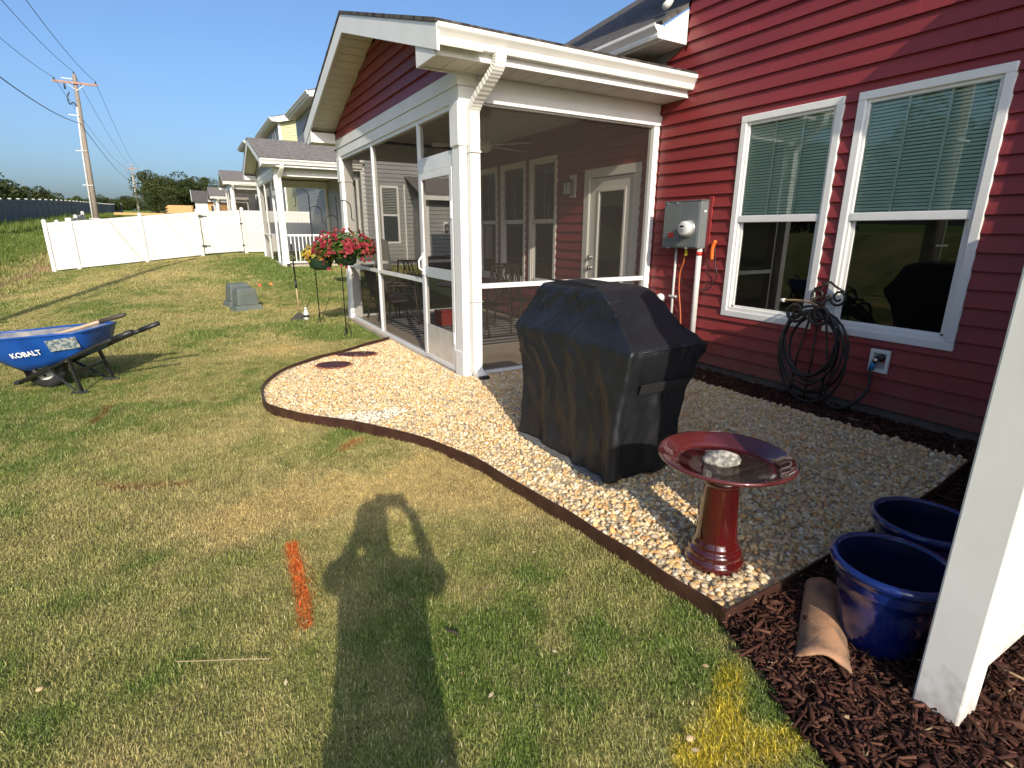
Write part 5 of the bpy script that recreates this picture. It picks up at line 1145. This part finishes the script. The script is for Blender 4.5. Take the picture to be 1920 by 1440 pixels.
# low wing with a shed roof and lantern
lap_y(6.62, 9.5, 16.8, .35, 2.55).put('siding', m_gray, n1); B(6.60,9.5,16.802,18,.2,2.5).put('wall_core', m_gray, n1)
B(6.57,6.69,16.77,16.83,.35,2.5).put('corner_trim', m_trim, n1); B(6.30,6.345,17.93,17.99,.45,2.95).put('downspout', m_trim, n1)
slab('roof', [(6.36,16.5,2.56),(9.6,16.5,2.56),(9.6,18.0,3.22),(6.36,18.0,3.22)], .03, m_roofg, n1); B(6.36,9.6,16.44,16.52,2.42,2.55).put('gutter', m_gutter, n1)
lantern(7.25,16.78,1.62,'dark lantern on the grey siding of the house next door','y')
porch((.17,13.45,.42), 'grey screened porch of the neighbouring house with white railing', m_gray, False, W+.0, None, True, m_roofg)
n2 = thing('green_house', 'pale green sided upper storey of the house beyond the grey one', 'house', (5,33,.8)); upper(n2, 33.4, 40.2, 2.0, 7.05, m_green, winy=[(34.6,35.7)])
B(4.98,9,30,40,.3,4).put('lower_wall', m_green, n2)
porch((.50,36.6,1.45), 'small grey roofed porch of the second neighbouring house', m_gray, False, W, None, False, m_roofg)
n3 = thing('far_house', 'farthest grey house in the row with white eave', 'house', (5,48,1.2)); upper(n3, 48.2, 53.3, 3.0, 7.80, m_gray); B(4.98,9,47,56,.8,4).put('lower_wall', m_gray, n3)
porch((.15,49.6,1.15), 'tiny farthest porch in the row with grey shingles', m_gray, False, W, None, False, m_roofg)
ac = thing('air_conditioner', 'dark grey air conditioning unit beside the neighbouring house', 'air conditioner', (6.25,15.0,gz(6,15)))
B(5.95,6.6,14.7,15.35,.1,.78).put('casing', M('ac_dark', (.06,.06,.062), .5), ac, bevel=.02); MB().lathe([(.26,.0),(.26,.02),(.0,.02)], 24, (6.27,15.02,.78)).put('fan_grille', m_black, ac)
for k in range(10): B(5.943,5.951,14.74,15.31,.16+.058*k,.185+.058*k).put('louvre', m_black, ac)
cb = thing('garden_seat_cover', 'taupe covered garden seat against the grey house', 'garden seat', (4.5,16.6,.4)); MB().hexa([(4.05,16.3,.35),(5.25,16.3,.35),(5.25,17.0,.35),(4.05,17.0,.35),(4.1,16.4,1.22),(5.2,16.4,1.22),(5.2,16.9,1.25),(4.1,16.9,1.25)]).put('cover', M('taupe_cover', (.17,.16,.145), .8, (.14,.13,.12), 4), cb, bevel=.04)

# ------------------------------------------------------------------ white fence across the lawns
FY = 26.8; m_white2 = M('white_vinyl_fence', (.60,.585,.555), .5, (.56,.545,.52), .6)
wf = thing('white_fence', 'tall white vinyl fence across the lawn behind the utility boxes', 'fence', (-1.5,FY,0))
def fpost(x_, y_, par, zt=1.86):
    z = gz(x_, y_); B(x_-.065,x_+.065,y_-.065,y_+.065,z-.2,z+zt).put('post', m_white2, par, bevel=.01)
    MB().hexa([(x_-.08,y_-.08,z+zt),(x_+.08,y_-.08,z+zt),(x_+.08,y_+.08,z+zt),(x_-.08,y_+.08,z+zt),(x_-.03,y_-.03,z+zt+.06),(x_+.03,y_-.03,z+zt+.06),(x_+.03,y_+.03,z+zt+.06),(x_-.03,y_+.03,z+zt+.06)]).put('post_cap', m_white2, par)
def fpanel(x0, x1, y0, y1, par, mat_=None, gap=.06):
    za, zb = gz(x0, y0), gz(x1, y1); mat_ = mat_ or m_white2
    d = Vector((x1-x0, y1-y0, 0)); n_ = Vector((-d.y, d.x, 0)).normalized()
    def strip(l0, l1, t, name):
        a, b = Vector((x0,y0,za)), Vector((x1,y1,zb)); w = n_*t
        MB().hexa([a-w+Vector((0,0,l0)),b-w+Vector((0,0,l0)),b+w+Vector((0,0,l0)),a+w+Vector((0,0,l0)),a-w+Vector((0,0,l1)),b-w+Vector((0,0,l1)),b+w+Vector((0,0,l1)),a+w+Vector((0,0,l1))]).put(name, mat_, par)
    strip(gap, gap+.15, .028, 'rail'); strip(1.66, 1.79, .028, 'rail')
    n = max(3, int(round(d.length/.17)))
    for k in range(n):
        p, q = Vector((x0,y0,za)).lerp(Vector((x1,y1,zb)), k/n), Vector((x0,y0,za)).lerp(Vector((x1,y1,zb)), (k+1)/n-.004/d.length); w = n_*.014
        MB().hexa([p-w+Vector((0,0,gap+.15)),q-w+Vector((0,0,gap+.15)),q+w+Vector((0,0,gap+.15)),p+w+Vector((0,0,gap+.15)),p-w+Vector((0,0,1.66)),q-w+Vector((0,0,1.66)),q+w+Vector((0,0,1.66)),p+w+Vector((0,0,1.66))]).put('board', mat_, par)
for x_ in (-4.57,-3.80,-1.56,.44,2.12): fpost(x_, FY, wf)
for a, b in ((-4.505,-3.865),(-3.735,-1.625),(-1.495,.375),(2.185,4.9)): fpanel(a, b, FY, FY, wf)
ys = [FY+2.4*k for k in range(1, 5)]
for k, y_ in enumerate(ys): fpost(-4.57, y_, wf); fpanel(-4.57, -4.57, y_-2.4+.065, y_-.065, wf)
gt_ = thing('white_gate', 'white vinyl gate with black hinges in the far white fence', 'gate', (.5,FY,gz(.5,FY))); fpanel(.55, 2.02, FY, FY, gt_, None, .10)
for x_ in (.585, 1.985): z = gz(x_, FY); B(x_-.045,x_+.045,FY-.032,FY+.032,z+.09,z+1.80).put('stile', m_white2, gt_)
for zz in (.42, 1.62): z = gz(.5, FY)+zz; B(.46,.62,FY-.085,FY-.066,z-.04,z+.04).put('hinge', m_black, gt_); B(.62,.78,FY-.05,FY-.034,z-.015,z+.015).put('hinge', m_black, gt_)
for zz in (.35, 1.25): z = gz(2, FY)+zz; B(1.99,2.10,FY-.085,FY-.066,z-.025,z+.025).put('latch', m_black, gt_)

# ------------------------------------------------------------------ grey fence on the bank
m_gfence = M('grey_fence', (.15,.155,.16), .8, (.12,.125,.13), 1.5, .2, 10)
gf = thing('grey_fence', 'long grey panel fence on top of the grassy bank', 'fence', (-10.4,60,1.5))
y_ = 30.0; pts = []
while y_ < 150:
    pts.append((-10.4-.02*max(0,y_-90), y_)); y_ += 2.42
for i, (a, b) in enumerate(pts):
    z = gz(a, b); B(a-.075,a+.075,b-.075,b+.075,z-.3,z+1.84).put('post', m_gfence, gf)
    B(a-.09,a+.09,b-.09,b+.09,z+1.84,z+1.90).put('post_cap', M('pale_cap', (.5,.5,.5), .6) if i == 0 else bpy.data.materials['pale_cap'], gf)
    if i:
        p, q = pts[i-1]; z0 = gz(p, q)
        def seg_(l0, l1, t, nm): MB().hexa([(p+t,q+.075,z0+l0),(a+t,b-.075,z+l0),(a-t,b-.075,z+l0),(p-t,q+.075,z0+l0),(p+t,q+.075,z0+l1),(a+t,b-.075,z+l1),(a-t,b-.075,z+l1),(p-t,q+.075,z0+l1)]).put(nm, m_gfence, gf)
        seg_(-.1,1.78,.02,'panel'); seg_(1.66,1.80,.045,'rail'); seg_(.68,.76,.045,'rail')

# ------------------------------------------------------------------ utility poles and wires
m_pole = M('weathered_pole', (.30,.25,.20), .85, (.22,.185,.15), 3, .3, 20, stretch=(1,1,.1)); m_condu = M('pole_conduit', (.62,.61,.58), .5)
m_arm = M('crossarm_wood', (.40,.24,.19), .8, (.32,.19,.15), 6)
def upole(x_, y_, h, label, full=True, lean=0):
    z = gz(x_, y_); t = thing('utility_pole', label, 'utility pole', (x_,y_,z), 'poles of the power line')
    MB().tube([(x_,y_,z-.3),(x_+lean*.5,y_,z+h*.5),(x_+lean,y_,z+h)], [.17,.145,.115], 12).put('shaft', m_pole, t, sm=True); top = z+h; X_ = x_+lean
    MB().bar((X_-1.2,y_-.16,top-.55),(X_+1.2,y_-.16,top-.55),.10,.13).put('crossarm', m_arm, t)
    for dx in (-1.1, 1.1, 0):
        MB().lathe([(.02,0),(.05,.03),(.035,.07),(.05,.10),(.02,.15)], 10, (X_+dx,y_-.16 if dx else y_,top-.48 if dx else top)).put('insulator', m_rubber, t, sm=True)
    for s in (-1, 1): MB().bar((X_+s*.5,y_-.17,top-.60),(X_,y_-.14,top-1.0),.03,.03).put('arm_brace', m_condu, t)
    if full:
        MB().tube([(x_-.21,y_-.10,z),(x_-.20+lean*.5,y_-.10,z+h*.5),(X_-.17,y_-.10,top-2.0)], .055, 8).put('riser_conduit', m_condu, t, sm=True)
        for k in range(5): zz = z+1.2+k*2.2; B(x_-.36,x_+.24,y_-.20,y_-.17,zz,zz+.045).put('standoff', m_condu, t)
        P = [tuple(q) for q in catmull([np.array(p) for p in ((X_-.17,y_-.1,top-2.0),(X_-.3,y_-.2,top-1.75),(X_-.5,y_-.3,top-1.9),(X_-.55,y_-.3,top-1.5),(X_-.42,y_-.2,top-1.15))], 5)]; MB().tube(P, .035, 6).put('riser_cable', m_rubber, t, sm=True)
        MB().lathe([(.05,0),(.06,.1),(.05,.28),(.02,.34)], 10, (X_-.6,y_-.2,top-.98)).put('cutout', m_rubber, t, sm=True)
    return (X_, y_, top)
p0 = upole(-5.05, 6.2, 10.6, 'wooden utility pole left of the camera, its shadow crossing the lawn')
pA = upole(-5.45, 49.0, 10.35, 'tall wooden utility pole with crossarm behind the white fence', True, .35)
pB = upole(-8.6, 150.0, 9.8, 'distant utility pole in front of the far trees'); pC = upole(-14.8, 260, 11, 'farthest thin utility pole beside the distant trees', False); pm = upole(-11.5, 48.0-95, 10.9, 'utility pole behind the camera carrying the same power line', False)
def wire(a, b, sag, r_, label):
    P = [Vector(a).lerp(Vector(b), k/24)-Vector((0,0,sag*4*(k/24)*(1-k/24))) for k in range(25)]
    tag(MB().tube(P, r_, 5).put('power_line', m_rubber, None, loc=tuple(P[0]), sm=True), label, 'power line', 'wires of the power line')
spans = [(pm,p0,'behind the camera'),(p0,pA,'from the near pole to the tall pole'),(pA,pB,'from the tall pole to the distant pole'),(pB,pC,'beyond the distant pole')]
for a, b, w in spans:
    for dx, dz, nm in ((-1.1,-.33,'left crossarm wire'),(1.1,-.33,'right crossarm wire'),(0,.15,'top wire'),(-.15,-3.0,'low cable')):
        wire((a[0]+dx,a[1]-.16,a[2]+dz),(b[0]+dx,b[1]-.16,b[2]+dz), 1.1 if w[0] != 'b' else 1.5, .014 if nm != 'low cable' else .022, nm+' '+w)

# ------------------------------------------------------------------ trees
m_bark = M('bark', (.12,.09,.065), .9, (.08,.06,.045), 8, .4, 20)
def crown(seed, n, spread, leaf, dark, light, blobs=26, flat=.75):
    r_ = np.random.default_rng(seed); V = []
    bc = r_.normal(size=(blobs,3)); bc /= np.linalg.norm(bc, axis=1)[:,None]; bc *= r_.uniform(.25, .85, (blobs,1)); bc[:,2] = bc[:,2]*flat
    br = r_.uniform(.18, .42, blobs)
    k = r_.integers(0, blobs, n); d = r_.normal(size=(n,3)); d /= np.linalg.norm(d, axis=1)[:,None]
    c_ = bc[k]+d*(br[k]*r_.uniform(.55, 1.08, n)**.6)[:,None]
    a = r_.normal(size=(n,3)); a /= np.linalg.norm(a, axis=1)[:,None]; b = np.cross(a, r_.normal(size=(n,3))); b /= np.linalg.norm(b, axis=1)[:,None]
    s = leaf*r_.uniform(.5, 1.4, (n,1)); v = np.stack([c_-a*s, c_+b*s*.6, c_+a*s, c_-b*s*.6], 1).reshape(-1,3)
    tone = r_.uniform(0, 1, (blobs,1))[k]*.5+r_.uniform(0, .5, (n,1)); col = np.array(dark)*(1-tone)+np.array(light)*tone
    return np_mesh('crown', v*np.array([spread,spread,spread]), np.arange(4*n).reshape(n,4), np.repeat(col, 4, 0), m_leaf)
CR = [crown(1, 10000, 1, .040, (.028,.045,.012), (.075,.095,.026)), crown(2, 10000, 1, .040, (.035,.052,.014), (.09,.105,.028), 34, .9), crown(3, 2600, 1, .085, (.05,.075,.018), (.11,.14,.03), 18, .6)]
def tmesh():
    b = MB(); b.tube([(0,0,-.3),(.05,0,1.2),(0,.05,2.6)], [.22,.17,.10], 8)
    for k in range(6): a = k*1.05; b.tube([(0,.02,1.4+.18*k),(.5*math.cos(a),.5*math.sin(a),2.2+.15*k),(1.0*math.cos(a),1.0*math.sin(a),2.9+.2*k)], [.08,.05,.02], 6)
    return b.mesh('trunk')
TM = tmesh(); TM.materials.append(m_bark)
def tree(x_, y_, h, w, kind, label, group='trees beyond the fences', low=.12):
    z = gz(x_, y_); t = thing('tree', label, 'tree', (x_,y_,z-.1), group); o = link('trunk', TM, t); o.scale = (h/5.,h/5.,h/5.)
    c_ = link('crown', CR[kind], t); hh = h*(1-low)/2; c_.location = (0,0,h*low+hh); c_.scale = (w/2,w/2,hh*1.12); c_.rotation_euler = (0,0,random.uniform(0,6.28)); return t
tree(-14.2,66,4.6,6.2,0,'dark leafy tree at the left edge above the grey fence',low=.02); tree(-12.2,72,3.4,4.0,1,'lower dark bush right of the leftmost tree',low=.02); tree(-17.5,70,5,6,0,'dark tree just outside the left edge above the grey fence',low=.02)
for i, (x_, y_, h, w, k, lab) in enumerate(((-5.2,150,9.6,8.5,1,'left tall tree of the big clump behind the distant pole'),(-1.4,155,9.0,11,0,'broad middle tree of the big dark clump'),(3.2,160,8.6,9,1,'rounded right tree of the big dark clump'),(.6,150,6.6,9,0,'lower tree in front of the big dark clump'),(-3.4,146,6.4,7,1,'low left tree in front of the big dark clump'),(7.0,165,8,9,0,'tree of the clump beside the farthest roof'),
    (-15.5,120,3.4,3.6,2,'small bright green tree left of the tall pole'),(-13.6,124,3.6,5,0,'small dark tree right of the tall pole'),(-12.0,130,2.9,4,0,'low dark tree behind the end of the grey fence'),(-12.6,190,4.2,7,1,'hazy small tree between the poles'),(-16,200,3.8,8,1,'hazy low tree far left of the distant pole'),(-21.5,128,2.2,1.4,0,'tiny pointed tree on the skyline above the grey fence'))):
    tree(x_, y_, h, w, k, lab, low=.05)
for i in range(12):
    tree(-19+1.5*math.sin(i*2.1), 2+5.2*i, 6.6+1.8*math.sin(i*1.7), 6.6, i % 2, ('dense tree in the row beyond the bank, number %s along it' % ['one','two','three','four','five','six','seven','eight','nine','ten','eleven','twelve'][i]), 'row of trees beyond the bank', .04)
for i in range(14):
    tree(-62+9*i+3*math.sin(i*3.), 330+10*math.sin(i*1.9), 9+2*math.sin(i*2.3), 15, i % 2, 'distant tree of the hazy skyline row, %s from the left' % ['first','second','third','fourth','fifth','sixth','seventh','eighth','ninth','tenth','eleventh','twelfth','thirteenth','fourteenth'][i], 'trees on the horizon', .02)

# ------------------------------------------------------------------ building site far behind
m_wood = M('fresh_lumber', (.62,.36,.15), .75, (.52,.29,.12), 6); m_osb = M('osb_board', (.60,.33,.13), .8, (.50,.27,.10), 20)
ls = thing('lumber_stack', 'stack of fresh orange lumber far behind the white fence', 'lumber', (-1.0,86,2.6))
z = gz(0, 86)
for k in range(9): B(-2.0+.12*(k % 3),1.1-.2*(k % 2),85.2+.05*k,86.8,z+.55+.115*k,z+.655+.115*k).put('plank_layer', m_wood, ls)
l2 = thing('long_beams', 'long pale beams lying left of the lumber stack', 'lumber', (-5,88,2.7)); z = gz(-5, 88)
for k in range(4): B(-7.8,-2.3,87.6+.3*k,87.85+.3*k,z+.75,z+.98+.02*k).put('beam', m_wood, l2)
uh = thing('unfinished_house', 'unfinished house with dark roof and bare orange sheathing', 'house', (3.2,96,3)); z = gz(3, 96)
B(1.6,7,94,100,z-.2,z+1.9).put('wall', m_osb, uh); B(1.5,3.1,93.9,93.99,z+.2,z+1.9).put('house_wrap', m_white2, uh)
slab('roof', [(1.2,93.4,z+1.9),(7,93.4,z+1.9),(7,97,z+3.6),(1.2,97,z+3.6)], .05, m_roof, uh); MB().bar((1.15,93.4,z+1.92),(1.15,97,z+3.6),.08,.16).put('rake_board', m_white2, uh)
for x_ in (3.5, 4.3): B(x_,x_+.35,93.92,93.99,z+.6,z+1.4).put('opening', m_black, uh)

# ------------------------------------------------------------------ the person taking the picture (seen as a shadow on the lawn)
def skinned(pts, edges, rad, root, name, sub=2):
    me = bpy.data.meshes.new(name); me.from_pydata(pts, edges, []); o = bpy.data.objects.new(name, me); C.objects.link(o)
    m = o.modifiers.new('skin', 'SKIN'); m.use_smooth_shade = True; s = o.modifiers.new('sub', 'SUBSURF'); s.levels = s.render_levels = sub
    for i, v in enumerate(me.skin_vertices[0].data): v.radius = rad[i] if hasattr(rad[i], '__len__') else (rad[i], rad[i]); v.use_root = (i == root)
    bpy.context.view_layer.update(); dg = bpy.context.evaluated_depsgraph_get(); ev = bpy.data.meshes.new_from_object(o.evaluated_get(dg)); bpy.data.objects.remove(o); return ev
person = thing('person', 'person in a loose shirt holding up a phone, seen as the lawn shadow', 'person', (-.13,-.395,0), rz=-yaw)
# local frame: x right, y forward (towards the view), z up
PTS = [(0,0,.90),(0,0,1.06),(0,0,1.22),(0,0,1.33),(0,.01,1.41),(-.02,.03,1.47),(-.025,.04,1.54),(-.025,.035,1.58),
       (-.16,0,1.325),(-.21,.13,1.27),(-.125,.285,1.44),(-.085,.305,1.475),
       (.16,0,1.325),(.21,.13,1.27),(.125,.285,1.44),(.085,.305,1.475),
       (-.10,0,.86),(-.11,.01,.48),(-.115,-.02,.09),(-.12,.12,.035),(.10,0,.86),(.11,.01,.48),(.115,-.02,.09),(.12,.12,.035)]
ED = [(0,1),(1,2),(2,3),(3,4),(4,5),(5,6),(6,7),(3,8),(8,9),(9,10),(10,11),(3,12),(12,13),(13,14),(14,15),(0,16),(16,17),(17,18),(18,19),(0,20),(20,21),(21,22),(22,23)]
RD = [(.17,.12),(.16,.11),(.17,.11),(.11,.08),.052,(.072,.085),(.078,.092),(.055,.065),.06,.042,.028,.026,.06,.042,.028,.026,.085,.06,.042,.03,.085,.06,.042,.03]
m_skin = M('skin', (.55,.34,.25), .5); bodyme = skinned(PTS, ED, RD, 0, 'body'); bodyme.materials.append(m_skin); link('body', bodyme, person)
hm = M('brown_hair', (.06,.035,.02), .6)
bm = bmesh.new(); bmesh.ops.create_uvsphere(bm, u_segments=20, v_segments=14, radius=1)
for v_ in bm.verts: v_.co = Vector((v_.co.x*.088-.025, v_.co.y*.098-.012, v_.co.z*.105+1.575+(-.04 if v_.co.z < -.2 and v_.co.y < 0 else 0)))
bmesh.ops.delete(bm, geom=[v_ for v_ in bm.verts if v_.co.y > .045 and v_.co.z < 1.60], context='VERTS'); me = bpy.data.meshes.new('hair'); bm.to_mesh(me); bm.free(); me.materials.append(hm); link('hair', me, person)
b = MB(); NSEG = 28
for z_, rx, ry in ((.55,.185,.14),(.75,.185,.14),(.95,.18,.135),(1.10,.175,.13),(1.25,.185,.125),(1.33,.15,.10),(1.375,.07,.065)):
    for k in range(NSEG): a = 2*math.pi*k/NSEG; b.v.append((rx*math.cos(a)*(1+.03*math.sin(5*a)), ry*math.sin(a)*(1+.03*math.sin(7*a)), z_))
for i in range(6):
    for k in range(NSEG): j = (k+1) % NSEG; b.f.append((i*NSEG+k,i*NSEG+j,(i+1)*NSEG+j,(i+1)*NSEG+k))
m_shirt = M('shirt', (.10,.12,.2), .85); b.put('shirt', m_shirt, person, world=False, sm=True)
for s in (-1, 1): MB().tube([(s*.13,0,1.325),(s*.20,.04,1.30),(s*.215,.10,1.26)], [.06,.058,.066], 16, False).put('sleeve', m_shirt, person, world=False, sm=True)
for s in (-1, 1):
    MB().tube([(s*.10,0,.88),(s*.11,.01,.5),(s*.115,-.02,.1)], [.10,.078,.065], 16, False).put('trouser_leg', M('trousers', (.05,.06,.09), .9), person, world=False, sm=True)
    MB().hexa([(s*.12-.045,-.08,0),(s*.12+.045,-.08,0),(s*.12+.045,.18,0),(s*.12-.045,.18,0),(s*.12-.04,-.08,.09),(s*.12+.04,-.08,.09),(s*.12+.035,.17,.05),(s*.12-.035,.17,.05)]).put('shoe', m_rubber, person, world=False, bevel=.015)
    # fingers: four behind the phone, thumb in front of the screen
    hx, hy, hz = s*.082, .315, 1.49
    for k, L_ in enumerate((.07,.078,.073,.06)):
        P = [(hx+s*.012,hy-.02,hz-.030+.018*k),(hx+s*.004,hy+.012,hz-.028+.019*k),(hx-s*.018,hy+.020,hz-.027+.019*k),(hx-s*L_*.55,hy+.019,hz-.027+.018*k)]
        MB().tube(P, [.010,.009,.0085,.006], 8).put('finger', m_skin, person, world=False, sm=True)
    MB().tube([(hx+s*.008,hy-.02,hz-.03),(hx+s*.0,hy-.035,hz-.012),(hx-s*.025,hy-.022,hz+.005)], [.012,.010,.007], 8).put('thumb', m_skin, person, world=False, sm=True)
ph = B(-.085,.085,.312,.322,1.475,1.560).put('phone', m_black, None); ph.parent = None
ph.matrix_world = Matrix.Translation((-.13,-.395,0))@Matrix.Rotation(-yaw, 4, 'Z'); tag(ph, 'black phone held sideways in both hands of the photographer', 'phone')
